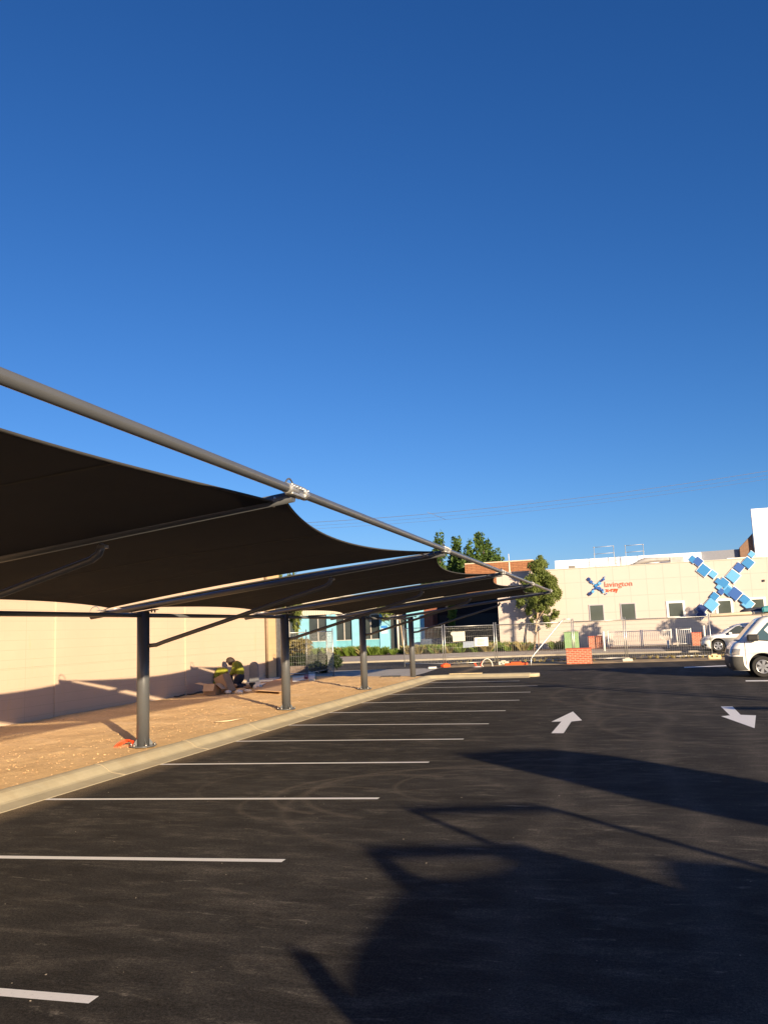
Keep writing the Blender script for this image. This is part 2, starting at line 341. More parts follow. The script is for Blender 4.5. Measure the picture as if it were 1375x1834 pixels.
# kerb with rolled face and gutter lip
prof=[(-.02,-.02),(-.02,.150),(.03,.156),(.08,.150),(.13,.135),(.19,.100),(.26,.050),(.30,.034),(.40,.020),(.52,.006),(.53,-.02)]
path=[(-7.80,y) for y in [-9,0,10,20,28,31.6]]
c0=Vector((-6.9,31.9)); path+=[(c0.x-.9*math.cos(a),c0.y+.55*math.sin(a)+.02) for a in [math.radians(q) for q in (15,35,55,75,90)]]
path+=[(-6.2,32.5),(-4.9,32.45),(-3.75,32.40)]
def sweep(path,prof):
    mb=MB(); n=len(path); R=[]
    for i,p in enumerate(path):
        p=Vector(p); t=Vector((0,0))
        if i<n-1:t+=(Vector(path[i+1])-p).normalized()
        if i>0:t+=(p-Vector(path[i-1])).normalized()
        t.normalize(); nr=Vector((t.y,-t.x))
        R.append([mb.bm.verts.new((p.x+nr.x*u,p.y+nr.y*u,h)) for u,h in prof])
    for i in range(n-1):
        for k in range(len(prof)-1): mb.bm.faces.new((R[i][k],R[i][k+1],R[i+1][k+1],R[i+1][k]))
    mb.bm.faces.new(R[0]);mb.bm.faces.new(R[-1][::-1]); return mb
# long straight kerb is cast in lengths with a small joint between
seg=[(-7.80,y) for y in np.arange(-9.4,31,2.55)]
mb=None
k0=sweep([(-7.80,-9.4),(-7.80,31.6)]+path[6:],prof)
KM=concrete('kerb_concrete',(.43,.375,.255))
struct(k0.build('kerb',KM))
MB_=MB()
for (x,y) in seg: MB_.tube([(-7.80+u,y,h-.001) for u,h in prof[1:-1]],.009,5)
struct(MB_.build('kerb_joints',M('joint_mortar',(.34,.28,.19),.9,0,.1)))
mb=MB(); mb.bb(-7.0,-3.8,32.5,33.0,-.01,.135,.03); mb.tube([(-3.78,32.62,-.01),(-3.78,32.62,.128)],.36,16); struct(mb.build('kerb_island',KM))
mb=MB(); mb.box((-6.35,32.95,.155),(1.3,.2,.03),.02); tag(mb.build('timber_board',M('raw_timber',(.50,.40,.24),.8,0,.2,9),org=(-6.35,32.95,.14)),'flat pale board lying on the end of the kerb island','board')
# bay lines
bay=[((0,1779),(168,1793)),((0,1536.4),(508,1543)),((85,1432.6),(678,1431)),((275,1370),(768,1366)),((415,1328.5),(830,1324.5)),((515,1299.5),(875,1297)),((600,1277),(905,1273.5)),((650,1259.5),(930,1254.5)),((690,1244.5),(950,1240)),((722,1233),(962,1228.5)),((752,1223.5),(930,1220))]
ords=['nearest','second nearest','third nearest','fourth nearest','fifth nearest','sixth nearest','seventh nearest','eighth nearest','ninth nearest','tenth nearest','farthest']
for i,(a,b) in enumerate(bay):
    A=G(*a);B=G(*b); d=(B-A).normalized()
    A2=A+d*((-7.26-A.x)/d.x); n=Vector((0,1,0))*.047
    o=MB().face([(q.x,q.y,.005) for q in (A2-n,B-n,B+n,A2+n)]).build('bay_line',LINE,org=(A2.x,A2.y,.005))
    if o.data.polygons[0].normal.z<0:o.data.flip_normals()
    o['group']='painted lines between the parking bays'; struct(o,'white painted bay line, %s to the camera of the row'%ords[i])
def marking(name,px,label):
    P=[G(*p) for p in px]; o=MB().face([(p.x,p.y,.005) for p in P]).build(name,LINE)
    if o.data.polygons[0].normal.z<0:o.data.flip_normals()
    struct(o,label)
marking('direction_arrow',[(987,1314),(1009,1314),(1023,1293),(1042,1291),(1025.7,1275),(987,1293.5),(1005,1293)],'white painted arrow pointing away up the lane')
marking('direction_arrow',[(1290.5,1266),(1311.5,1266),(1326,1281),(1353.5,1282),(1351,1305),(1291,1283.5),(1307,1282)],'white painted arrow pointing back towards the camera')
marking('bay_line',[(1225,1195),(1340,1190.3),(1340,1191.8),(1225,1196.5)],'faint white line in the shade in front of the white van')
marking('bay_line',[(1335,1219),(1460,1218),(1460,1220),(1335,1221)],'white line painted beside the front wheel of the van')
# ================================================================ LEFT BUILDING
PAINT=lines_wall('cream_painted_block',(.575,.435,.315),hz=[(.215,.06,.55),(1.3,-.05,.9)],vt=[(6.1,-.1,.8),(2.03,.4,.15)],lw=.009,stain=.06,dark=.66,rust=(.58,.40,.22,1),vaxis=1)
b=thing('factory_building','long cream painted block building behind the shade canopy','building',(-13.2,30.3,0))
MB().bb(-40,-13.2,-30,29.05,-.05,4.35).build('wall',PAINT,b)
MB().bb(-39.9,-13.14,29.06,30.3,-.05,4.35).build('wall',lines_wall('ochre_painted_end',(.60,.42,.225),hz=[(.215,.06,.4)],lw=.01,stain=.12,rust=(.6,.33,.14,1)),b)['label']='ochre stained end section of wall'
for y in (5.0,11.1,17.2,23.3): MB().bb(-13.21,-13.17,y-.2,y+.2,-.05,4.34).build('pilaster',PAINT,b)
MB().bb(-40.1,-13.06,-30.1,30.4,4.35,4.45).build('parapet_capping',M('capping',(.55,.5,.4),.5,.3,.1),b)
MB().tube([(-13.10,28.98,4.3),(-13.10,28.98,.1)],.045,8).build('downpipe',M('pipe_brown',(.22,.16,.10),.6,0,.2),b)
MB().bb(-13.19,-13.06,29.9,30.36,-.05,4.0).build('corner_strip',M('dark_corner',(.10,.10,.10),.7,0,.2),b)  # dark grey strip down the far corner of the wall
# ================================================================ SHADE CANOPY
nodes=[.38,6.60,12.82,19.07,25.33,31.50]; PX=-8.14
rz=lambda x:2.52+.103*(x-PX)
cn=thing('shade_canopy','long charcoal shade cloth canopy on grey steel posts over the parking bays','shade structure',(PX,12.82,.15))
for i,y in enumerate(nodes):
    gz=dirt_z(PX,y) if y<31 else .06
    p=MB().tube([(PX,y,gz+.02),(PX,y,rz(PX)-.07)],.108,24).build('post',STEEL,cn)
    mb=MB(); mb.tube([(PX,y,gz+.012),(PX,y,gz+.032)],.235,8)
    for k in range(4):
        a=math.pi/4+k*math.pi/2; mb.prism([(PX+math.cos(a)*.10,y+math.sin(a)*.10,gz+.03),(PX+math.cos(a)*.19,y+math.sin(a)*.19,gz+.03),(PX+math.cos(a)*.10,y+math.sin(a)*.10,gz+.15)],(-math.sin(a)*.012,math.cos(a)*.012,0))
    mb.build('base_plate',STEEL,p)
    for k in range(6):
        a=.3+k*math.pi/3; q=(PX+math.cos(a)*.20,y+math.sin(a)*.20)
        MB().tube([(*q,gz-.02),(*q,gz+.075)],.012,6).tube([(*q,gz+.033),(*q,gz+.055)],.024,6).build('anchor_bolt',BOLT,p)
    mb=MB(); mb.box((PX,y,rz(PX)-.065),(.52,.16,.014),rot=Matrix.Rotation(-math.atan(.103),3,'Y'))
    for sx in (-.2,.2):
        mb.tube([(PX+sx,y-.05,rz(PX)-.11+sx*.1),(PX+sx,y-.05,rz(PX)-.05+sx*.1)],.014,6); mb.tube([(PX+sx,y+.05,rz(PX)-.11+sx*.1),(PX+sx,y+.05,rz(PX)-.05+sx*.1)],.014,6)
    mb.build('cap_plate',STEEL,p)
    r=MB().tube([(-9.2,y,rz(-9.2)),(-2.71,y,rz(-2.71)+.06)],.050,16).build('rafter',STEEL,cn)
    # rope hook at the low end and hoop above the high end
    mb=MB(); pts=[(-9.12+.11*math.cos(t),y,rz(-9.12)+.05+.12*math.sin(t)) for t in np.linspace(0,math.pi,10)]; mb.tube(pts,.009,6)
    mb.build('hook',GALV,r)
    for x in (-8.9,-3.0):
        mb=MB(); mb.box((x,y,rz(x)+.06),(.09,.16,.02)); 
        for s in (-1,1): mb.tube([(x,y+s*.05,rz(x)+.06),(x+.02*(1 if x<-5 else -1),y+s*.30,rz(x)+.07)],.010,6)
        mb.build('cloth_bracket',GALV,r)
    # brace: stub, long strut and curved elbow under the rafter
    zb=1.86; xe=-4.62; ze=rz(xe)-.10
    MB().tube([(PX+.09,y,zb),(PX+.26,y,zb+.01),(PX+.42,y,zb+.06),(xe-.12,y,ze-.07),(xe-.04,y,ze-.02),(xe,y,ze+.07)],.036,12).build('brace',STEEL,cn)
    MB().box((xe,y,ze+.045),(.08,.07,.03)).build('brace_bracket',STEEL,cn)
    # clamp joining rafter to outer beam
    zo=3.19; XO=-2.70
    mb=MB(); mb.tube([(XO,y-.18,zo),(XO,y+.02,zo)],.047,14); mb.tube([(XO,y+.16,zo),(XO,y+.25,zo)],.054,14); mb.box((XO,y+.03,zo),(.075,.30,.10),bev=.008)
    for q in (-.12,-.06,.02,.08,.2): mb.tube([(XO+.03,y+q,zo+.02),(XO+.062,y+q,zo+.02)],.011,6)
    c=mb.build('beam_clamp',GALV,cn)
    mb=MB(); mb.tube([(XO,y-.20+.20*t,zo+.035+.055*math.sin(math.pi*t)) for t in np.linspace(0,1,12)],.008,6); mb.build('hoop',STEEL,c)
MB().tube([(-2.70,y,3.19) for y in (-3,6,15,24,31.9)],.040,16).build('outer_beam',STEEL,cn)
for a,b_ in zip(nodes[:-1],nodes[1:]):
    MB().tube([(PX,a+.10,2.39),(PX,b_-.10,2.39)],.038,12).build('inner_beam',STEEL,cn)
    # membrane: four corners, all edges cut in hollow curves (Coons patch)
    y0,y1=a+.16,b_-.16; xi,xo=-8.72,-2.86; low=1. if a<5 else 0.; so=.34 if a<5 else .42
    if low: y1=b_-.02
    def P(u,v):
        sg=lambda t:4*t*(1-t)
        L0=Vector((xi+.47*sg(u),y0+(y1-y0)*u)); L1=Vector((xo-so*sg(u),y0+(y1-y0)*u))
        M0=Vector((xi+(xo-xi)*v,y0+.10*sg(v))); M1=Vector((xi+(xo-xi)*v,y1-.10*sg(v)+.10*low))
        C=(Vector((xi,y0))*(1-u)*(1-v)+Vector((xi,y1))*u*(1-v)+Vector((xo,y0))*(1-u)*v+Vector((xo,y1))*u*v)
        p=L0*(1-v)+L1*v+M0*(1-u)+M1*u-C
        z=rz(p.x)+.09-.055*low*u**8-.055*(1-low)*sg(u)*v*v+.006*math.sin(p.x*2.1+a)*math.sin(p.y*1.7)*sg(u)*sg(v)+.035*sg(u)*sg(v)+.055*sg(v)*(1-sg(u))*(1-low*u)
        return (p.x,p.y,z)
    f=MB().grid(P,28,28).build('shade_cloth',CLOTH,cn)
    for us in (.34,.67):
        mb=MB(); pts=[Vector(P(us,t/24)) for t in range(25)]; mb.grid(lambda u,v:(Vector(P(us+(.003 if v>.5 else -.003),u))-Vector((0,0,.004))),24,1); mb.build('seam',HEMD,f)
    mb=MB(); hp=[P(t,0) for t in np.linspace(0,1,29)]+[P(1,t) for t in np.linspace(0,1,29)][1:]+[P(t,1) for t in np.linspace(1,0,29)][1:]+[P(0,t) for t in np.linspace(1,0,29)][1:-1]
    mb.tube(hp,.011,6,closed=True); mb.build('hem',HEM,f)
    mb=MB()
    for (u,v,yy,xx) in ((0,0,a,-8.9),(1,0,b_,-8.9),(0,1,a,-2.86),(1,1,b_,-2.86)):
        p=P(u,v); mb=MB(); mb.tube([p,(xx,yy+(.06 if u==0 else -.06),rz(xx)+.07)],.011,6)
        mb.build('corner_shackle',GALV,f)
# orange conduit at the foot of the first post in view
mb=MB(); q=Vector((-8.42,12.72,dirt_z(-8.4,12.7)))
for k,(r,dz) in enumerate(((.15,.0),(.12,.012),(.135,-.015))):
    mb.tube([(q.x-.03+r*math.cos(t)*.95,q.y+.05*k+.10*math.sin(t*1.3),q.z-.02+r*.85*math.sin(t)+dz) for t in np.linspace(.05,math.pi*.97,14)],.014,8)
tag(mb.build('conduit',M('orange_conduit',srgb(232,70,22),.45,0,.08),org=q),'loops of orange conduit poking out of the dirt beside the nearest post in view','conduit')
# ================================================================ STREET FENCE (temporary mesh panels)
WIRE=M('galvanised_wire',(.42,.42,.40),.45,.7,.1)
def fence_panel(A,B,label,h=2.08,group='temporary mesh fence panels along the street',tilt=0,dens=.105):
    A=Vector((A[0],A[1],0.06));B=Vector((B[0],B[1],.06)); d=(B-A); L=d.length; d.normalize(); up=Vector((0,0,1)); n=Vector((-d.y,d.x,0)); up=(up+n*tilt).normalized()
    t=thing('mesh_fence',label,'mesh fence',A,group); P=lambda u,v:A+d*u+up*v
    MB().tube([P(0,-.06),P(0,h+.03)],.024,8).tube([P(L,-.06),P(L,h+.03)],.024,8).tube([P(0,h-.1),P(L,h-.1)],.020,8).tube([P(0,.12),P(L,.12)],.020,8).build('frame',GALV,t)
    mb=MB(); u=dens
    while u<L-.02: mb.tube([P(u,.12),P(u,h-.1)],.0034,4,False); u+=dens
    for v in (.3,.46,.62,.9,1.18,1.46,1.74,1.88): mb.tube([P(0,v),P(L,v)],.0034,4,False)
    mb.build('wire_mesh',WIRE,t); return t,P
FY=43.0
tA,PA=fence_panel((-9.10,FY-1.0),(-6.72,FY),'mesh fence panel carrying the three notices, between the road and the kerb island',tilt=-.03)
fence_panel((-6.60,FY),(-2.76,FY),'long mesh fence panel beside the slender street tree, right of the panel with notices')
fence_panel((-2.68,FY),(-.26,FY+.1),'mesh fence panel passing behind the orange brick pier')
fence_panel((-.16,FY+.1),(3.74,FY+.1),'rightmost mesh fence panel, ending in front of the white hatchback')
fence_panel((-11.7,43.6),(-9.22,42.05),'mesh fence panel left of the notices, swung back under the canopy end')
GL=G(474,1214,.05);GM=G(550,1211,.05);GR=G(586,1204.5,.05);GS=G(597.5,1210.5,.02)
fence_panel(GL,GM,'mesh fence panel standing against the corner of the cream building',group='temporary mesh fence panels by the cream building')
fence_panel(GM,GR,'mesh fence panel in front of the clipped dark hedge',group='temporary mesh fence panels by the cream building')
fence_panel(GR,GS,'narrow looking mesh fence panel turned end on beside the hedge',group='temporary mesh fence panels by the cream building',dens=.12)
# notices wired to the fence panel
def board(px,y,mat,name,label,cat,th=.012):
    P=[Yp(*p,y) for p in px]; return tag(MB().prism(P,(0,th,0)).build(name,mat,org=P[0]),label,cat)
board([(807,1134),(808.5,1131.8),(832,1131),(833,1148),(811,1149.5),(810,1138.5),(807.5,1137.5)],42.35,M('cream_board',(.70,.68,.55),.6,0,.05),'notice_board','blank cream board with a notched corner wired to the mesh fence','notice')
board([(829,1149.5),(849,1148.5),(849,1159),(829,1160.5)],42.55,M('blue_board',(.30,.36,.45),.5,0,.12,6),'notice_board','small blue grey notice low on the fence between the two pale boards','notice')
nb=thing('notice_board','white notice with rows of small red print on the mesh fence','notice',Yp(849,1160,42.6))
P=[Yp(849,1142.3,42.6),Yp(873.5,1141,42.6),Yp(874.5,1157,42.6),Yp(850,1158,42.6)]; MB().prism(P,(0,.012,0)).build('panel',M('white_board',(.82,.80,.76),.5,0,.03),nb)
mb=MB()
for r in range(5):
    a=Yp(853+random.random()*2,1145.5+r*2.3,42.59);b2=Yp(870-random.random()*3,1144.7+r*2.3,42.59); mb.tube([a,b2],.012,4)
mb.build('print_rows',M('faded_red_print',(.62,.30,.24),.6,0,.1),nb)
# bent pipe brace leaning on the fence
mb=MB(); mb.tube([Yp(950.5,1195,41.6),Yp(951,1180,41.8),Yp(955,1174,41.9),Yp(1006,1111.5,42.9),Yp(1010,1109,42.93),Yp(1026,1109,42.95)],.028,8)
tag(mb.build('pipe_brace',GALV,org=Yp(950.5,1195,41.6)),'bent galvanised pipe propping the mesh fence from the car park side','fence brace')
ORG=M('orange_plastic',srgb(228,88,40),.55,0,.15,9)
def foot(c,l,rz_,mat,label,h=.14):
    mb=MB(); mb.box((c[0],c[1],h/2+.01),(l,.24,h),rz_,bev=.03); mb.box((c[0],c[1],h+.03),(l*.45,.16,.06),rz_,bev=.015)
    return tag(mb.build('ballast_block',mat,org=(c[0],c[1],.01)),label,'ballast block','block feet of the temporary fence')
foot((-9.1,41.9),.5,1.0,ORG,'orange fence foot at the left end of the panel with notices')
foot((-5.55,42.2),1.15,.05,ORG,'long flat orange fence foot lying right of the white hose',.10)
foot((-6.25,42.6),.55,.3,M('grey_block',(.5,.46,.38),.9,0,.15),'pale concrete fence foot between the panels',.18)
foot((-2.7,42.6),.5,.2,M('grey_block',(.5,.46,.38),.9,0,.15),'pale concrete fence foot under the post left of the brick pier')
foot((-.2,42.7),.5,.2,M('grey_block',(.5,.46,.38),.9,0,.15),'pale concrete fence foot under the post right of the brick pier')
foot((3.78,42.7),.6,.2,M('buff_block',(.62,.5,.28),.9,0,.15),'buff coloured fence foot beside the front of the white van',.2)
mb=MB(); mb.tube([Yp(871,1199,41.5)]+[Yp(873+10*math.cos(t)-1,1195-15*math.sin(t),41.6) for t in np.linspace(2.9,.05,12)]+[Yp(883,1199,41.6)],.022,8)
tag(mb.build('hose',M('white_hose',(.72,.70,.62),.5,0,.05),org=Yp(872,1199,41.5)),'arched white hose looping out of the ground by the fence','hose')
mk=thing('marker_stakes','two orange marker stakes with white tape leaning in a V by the fence','marker',Yp(857,1199,41.4))
for (a,b2) in (((849.5,1187),(855.5,1199)),((863,1184.5),(857.5,1199))):
    A=Yp(*a,41.5);B=Yp(*b2,41.4); MB().box((A+B)/2,(.10,.03,(A-B).length),rot=(A-B).to_track_quat('Z','Y').to_matrix()).build('stake',M('orange_stake',srgb(225,80,48),.6,0,.1),mk)
MB().ball(Yp(855,1197,41.35),.16,2,(1.6,.5,.6),.5).build('tape',M('white_tape',(.8,.78,.74),.5,0,.05),mk)
mb=MB(); mb.box((-9.55,40.9,.05),(.4,.25,.08),.2,bev=.01); tag(mb.build('offcut_block',M('white_offcut',(.75,.7,.62),.8,0,.05),org=(-9.55,40.9,.01)),'small white offcut lying on the concrete left of the orange foot','offcut')
mb=MB(); mb.box((-8.98,31.3,.15),(.75,.3,.16),.1,bev=.01); tag(mb.build('pit_cover',M('dark_box',(.05,.045,.04),.6,0,.2),org=(-8.98,31.3,.07)),'low dark box on the dirt beside the farthest canopy post','box')
# brick piers
BR=brick('orange_brick',srgb(182,92,66),srgb(162,76,54),srgb(190,160,135))
def pier(x0,x1,y0,y1,h,label,z=0.0):
    t=thing('brick_pier',label,'brick pier',((x0+x1)/2,y0,z),'orange brick piers on the street'); MB().bb(x0,x1,y0,y1,z-.02,z+h).build('pier_body',BR,t)
    MB().bb(x0-.025,x1+.025,y0-.025,y1+.025,z+h,z+h+.055,.006).build('coping',M('brick_coping',srgb(176,84,58),.85,0,.2,12),t)
P0=G(1016,1189);P1=G(1034,1189);P2=G(1061,1188)
pier(-3.02,-1.85,41.6,42.3,.70,'orange brick letterbox pier with the fence post in front, nearest of the piers')
pier(-2.84,-1.75,61.6,62.3,.82,'low orange brick pier beside the green cabinet across the street',.13)
pier(4.05,4.75,60.2,60.8,.85,'orange brick pier at the right end of the white railing, by the hatchback',.13)
# green cabinet
cb=thing('service_cabinet','pale green electrical cabinet standing in front of the clinic wall','cabinet',(-4.0,61.6,.13))
GC=M('cabinet_green',srgb(128,160,112),.5,0,.06)
MB().bb(-4.52,-3.52,61.3,61.8,.13,1.32,.02).build('cabinet_body',GC,cb); MB().bb(-4.56,-3.48,61.26,61.84,1.32,1.38,.02).build('lid',GC,cb)
MB().bb(-4.0,-3.985,61.29,61.31,.2,1.28).build('door_seam',BLACK,cb); MB().bb(-4.12,-3.94,61.275,61.30,1.12,1.15).build('handle',BOLT,cb)
# white railing
WH=M('white_metal',(.78,.77,.72),.5,0,.03)
def railing(x0,x1,y,label,z=.13):
    t=thing('railing',label,'railing',(x0,y,z),'white metal railings in front of the clinic')
    MB().tube([(x0,y,z+1.12),(x1,y,z+1.12)],.028,6).build('rail',WH,t); MB().tube([(x0,y,z+.16),(x1,y,z+.16)],.022,6).build('rail',WH,t)
    for x in (x0,x1): MB().tube([(x,y,z-.02),(x,y,z+1.2)],.035,8).build('post',WH,t)
    mb=MB(); x=x0+.14
    while x<x1-.06: mb.tube([(x,y,z+.16),(x,y,z+1.12)],.014,5); x+=.13
    mb.build('baluster_row',WH,t)
railing(-1.45,.75,60.6,'white railing behind the brick pier, leftmost section'); railing(.85,2.75,60.6,'white railing below the small clinic window, middle section'); railing(3.1,4.02,60.6,'short white railing section ending at the far right brick pier')
def bollard(x,y,h,label,r=.07,z=.13):
    tag(MB().tube([(x,y,z-.02),(x,y,z+h-.04),(x,y,z+h)],[r,r,r*.6],10).build('bollard',WH,org=(x,y,z)),label,'bollard','white posts across the street')
bollard(-1.6,55.4,1.25,'tall white post standing alone beside the dark end of the brick pier'); bollard(4.85,60.1,1.35,'white post between the right brick pier and the hatchback bonnet'); bollard(2.35,57.0,.5,'short white post near the middle of the forecourt')
# ================================================================ CLINIC (X-RAY) BUILDING
CL=lines_wall('clinic_cladding',(.53,.455,.41),hz=[(1.17,-.86,.9)],vt=[(1.19,-.35,.8)],lw=.05,stain=.03,dark=.80,bumpk=.03)
CLW=lines_wall('clinic_weatherboard',(.515,.445,.395),hz=[(.30,.0,.8)],lw=.04,stain=.03,dark=.78,bumpk=.03)
x0c=-9.62; yc=64.5
cl=thing('clinic_building','pale cream clinic with square windows and a white roof parapet','building',(0,yc,.1))
MB().bb(x0c,40,yc,100,2.07,6.08).build('upper_wall',CL,cl)
MB().bb(x0c,40,yc+.02,100,-.1,2.03).build('lower_wall',CLW,cl)
MB().bb(x0c,40,yc-.03,yc+.3,2.03,2.07).build('sill_band',M('sill_grey',(.35,.30,.24),.6,0,.1),cl)
MB().bb(x0c-.05,40,yc-.05,yc+.35,6.08,6.13).build('parapet_capping',M('cap_metal',(.60,.56,.46),.45,.2,.05),cl)
ROOFW=M('white_roof_metal',(.86,.86,.86),.5,0,.02)
a=Yp(993,1003,67);b2=Yp(1255,986.5,67); MB().bb(a.x,b2.x,67,90,5.5,6.95).build('roof_parapet',ROOFW,cl)
a=Yp(1255,985,67.2);b2=Yp(1345,979,67.2)
GRY=M('shaded_grey',srgb(120,124,135),.6,0,.05)
# set-back block with its shade in the grey colour, and tall white block
MB().prism([(a.x+.02,67.3,5.5),(12.2,67.3,5.5),(12.2,67.3,7.05),(a.x+.02,67.3,7.0)],(0,8,0)).build('setback_wall',GRY,cl)
p=Yp(1353,998,66.6); q=Yp(1344,912,66.6)
MB().bb((p.x+q.x)/2,40,66.5,66.9,5.5,q.z).build('tall_block',ROOFW,cl)
xb=(p.x+q.x)/2; MB().prism([(xb-1.0,66.9,5.6),(xb-.01,66.9,5.6),(xb-.01,66.9,8.1),(xb-1.0,66.9,7.1)],(0,.4,0)).build('brown_return',M('brown_cladding',srgb(120,92,72),.7,0,.1),cl)
WFR=M('window_frame_white',(.80,.80,.78),.4,0,.03); WFG=M('window_frame_grey',(.40,.38,.42),.4,0,.03); PGL=M('clinic_glass',(.075,.09,.08),.06,0,.25,.6,spec=.7)
wins=[((1054,1083),(1083,1112)),((1110,1081),(1140,1110)),((1192,1075),(1228,1104)),((1280,1072),(1314,1099)),((1338,1069),(1373,1096))]
for i,((a0,b0),(a1,b1)) in enumerate(wins):
    p=Yp(a0,b0,yc);q=Yp(a1,b1,yc); x0,x1=p.x,q.x; f=.16 if i>1 else .07
    fr=MB(); fr.bb(x0,x1,yc-.05,yc+.02,3.30-f,3.30).bb(x0,x1,yc-.05,yc+.02,2.075,2.075+f*.6).bb(x0,x0+f,yc-.05,yc+.02,2.075+f*.6,3.30-f).bb(x1-f,x1,yc-.05,yc+.02,2.075+f*.6,3.30-f)
    fo=fr.build('window',WFR if i>1 else WFG,cl); MB().bb(x0+f,x1-f,yc-.025,yc+.01,2.075+f*.6,3.30-f).build('pane',PGL,fo)
MB().box((9.5,64.46,4.45),(.14,.1,.14)).build('wall_vent',BLACK,cl); 
# things on the roof
def roofframe(px0,px1,py0,py1,label):
    y=66.5;a=Yp(px0,py0,y);b2=Yp(px1,py1,y); zb=6.95
    mb=MB(); 
    for x in (a.x,b2.x): mb.tube([(x,y,6.05),(x,y,a.z)],.022,6); mb.ball((x,y,a.z),.06,1); mb.ball((x,y,b2.z),.06,1)
    mb.tube([(a.x,y,a.z),(b2.x,y,a.z+.03)],.02,6); mb.tube([(a.x,y,b2.z),(b2.x,y,b2.z+.03)],.02,6)
    tag(mb.build('guard_rail',M('rail_grey',(.42,.42,.42),.5,.4,.1),org=(a.x,y,6.05)),label,'guard rail','thin guard rails on the clinic roof')
roofframe(1063,1099,980.5,990.5,'thin guard rail on the clinic roof above the small logo'); roofframe(1119,1152,977.5,987.5,'thin guard rail on the clinic roof right of the ladder hoops')
mb=MB(); 
for px in (1101,1110.5):
    a=Yp(px,1012,64.9);b2=Yp(px+1,997,64.9); mb.tube([a,b2,(b2.x,65.6,b2.z),(b2.x,65.8,6.1)],.02,6)
for k in range(3): z=6.3+k*.25; mb.tube([(Yp(1101,1005,64.9).x,64.9,z),(Yp(1111,1005,64.9).x,64.9,z)],.014,5)
tag(mb.build('roof_ladder',M('rail_grey',(.42,.42,.42),.5,.4,.1),org=Yp(1101,1012,64.9)),'small grey ladder hoops hooked over the clinic parapet','ladder')
mb=MB(); a=Yp(1133,1011,66);pts=[Vector((a.x+t*2.9,66.0,6.25+.28*math.sin(min(1,t*2.2)*math.pi*.5)-.05*t)) for t in np.linspace(0,1,10)]; mb.tube(pts,[.05,.12,.2,.22,.2,.18,.17,.16,.15,.15],10)
mb.bb(pts[-1].x-.2,pts[-1].x+.8,65.8,66.3,6.1,6.62,.03)
tag(mb.build('roof_duct',M('duct_grey',(.45,.43,.40),.5,.3,.15,3),org=(a.x,66,6.1)),'curved grey duct with a vent box lying on the clinic roof','duct')
a=Yp(1018,1016,65.6); tag(MB().bb(a.x,a.x+.5,65.4,65.9,6.05,6.38,.02).build('roof_vent',M('vent_dark',(.22,.20,.18),.6,.2,.1),org=(a.x,65.6,6.05)),'small dark vent box on the clinic roof near the street tree','vent')
# brown tiled building behind
TILE=brick('brown_tile',srgb(162,112,76),srgb(148,98,66),srgb(108,70,46),.9,.16,.02)
bh=thing('tiled_building','brown banded building rising behind the left end of the clinic','building',(-10,80,0))
a=Yp(868,1006,80);b2=Yp(953,1001,80)
MB().bb(a.x-2,b2.x,80,92,-.1,8.1).build('wall',TILE,bh); MB().bb(a.x-2,b2.x+.02,79.96,92,8.1,8.2).build('parapet_capping',M('pale_trim',(.62,.5,.36),.6,0,.1),bh)
a=Yp(912.5,1026,74); tag(MB().tube([(a.x,74,0),(a.x,74,7.6)],.06,8).tube([(a.x,74,7.6),(a.x,74,8.35)],.03,6).build('vent_pipe',M('pale_pipe',(.75,.68,.55),.5,0,.05),org=(a.x,74,0)),'pale vent pipe rising in front of the brown banded building','vent pipe')
# ---- signs on the clinic
BL={'navy':srgb(20,50,112),'dark':srgb(38,86,158),'mid':srgb(42,122,182),'light':srgb(92,162,212),'pur':srgb(38,52,120)}
for k,v in BL.items(): M('sign_'+k,v,.5,0,0)
M('sign_white',(.85,.85,.85),.5,0,0)
def squares(name,label,org,scale,sq,base_y,backing=True,ox=0,oy=0):
    t=thing(name,label,'sign',Yp(org[0]+690/scale,org[1]+690/scale,base_y))
    for i,(cx,cy,r,k) in enumerate(sq):
        c=Yp(org[0]+cx/scale,org[1]+cy/scale,base_y); R=(Yp(org[0]+(cx+r)/scale,org[1]+cy/scale,base_y)-c).length; y=base_y-.004*i
        R*=1.0; 
        if backing: 
            b3=R*1.13; MB().prism([(c.x-b3,base_y+.03,c.z-.02*R),(c.x+.03*R,base_y+.03,c.z-b3),(c.x+b3,base_y+.03,c.z+.02*R),(c.x-.03*R,base_y+.03,c.z+b3)],(0,.02,0)).build('backing',MATS['sign_white'],t)
            for v in t.children[-1].data.vertices: v.co.y+=.0008*i
        MB().prism([(c.x-R,y,c.z-.02*R),(c.x+.03*R,y,c.z-R),(c.x+R,y,c.z+.02*R),(c.x-.03*R,y,c.z+R)],(0,.026,0)).build('square',MATS['sign_'+k],t)
    return t
big=[(315,250,65,'mid'),(392,280,78,'dark'),(472,403,103,'mid'),(603,460,68,'light'),(690,640,52,'light'),(815,672,80,'light'),(680,560,55,'mid'),(752,580,85,'mid'),(720,705,55,'dark'),(820,705,78,'mid'),(885,487,108,'light'),(968,365,82,'dark'),(1095,300,95,'mid'),(1145,180,58,'light'),(912,733,108,'dark'),(1095,880,95,'light'),(1045,815,82,'mid'),(580,890,110,'light'),(625,770,70,'mid'),(438,1030,78,'navy'),(440,955,82,'navy')]
xs_=squares('cross_sign','large cross of overlapping blue squares spread over the clinic wall and parapet',(1200,970),7.857,big,yc-.12)
MB().bb(7.2,9.6,yc-.085,yc+.2,6.14,6.2).build('stay',WFR,xs_)
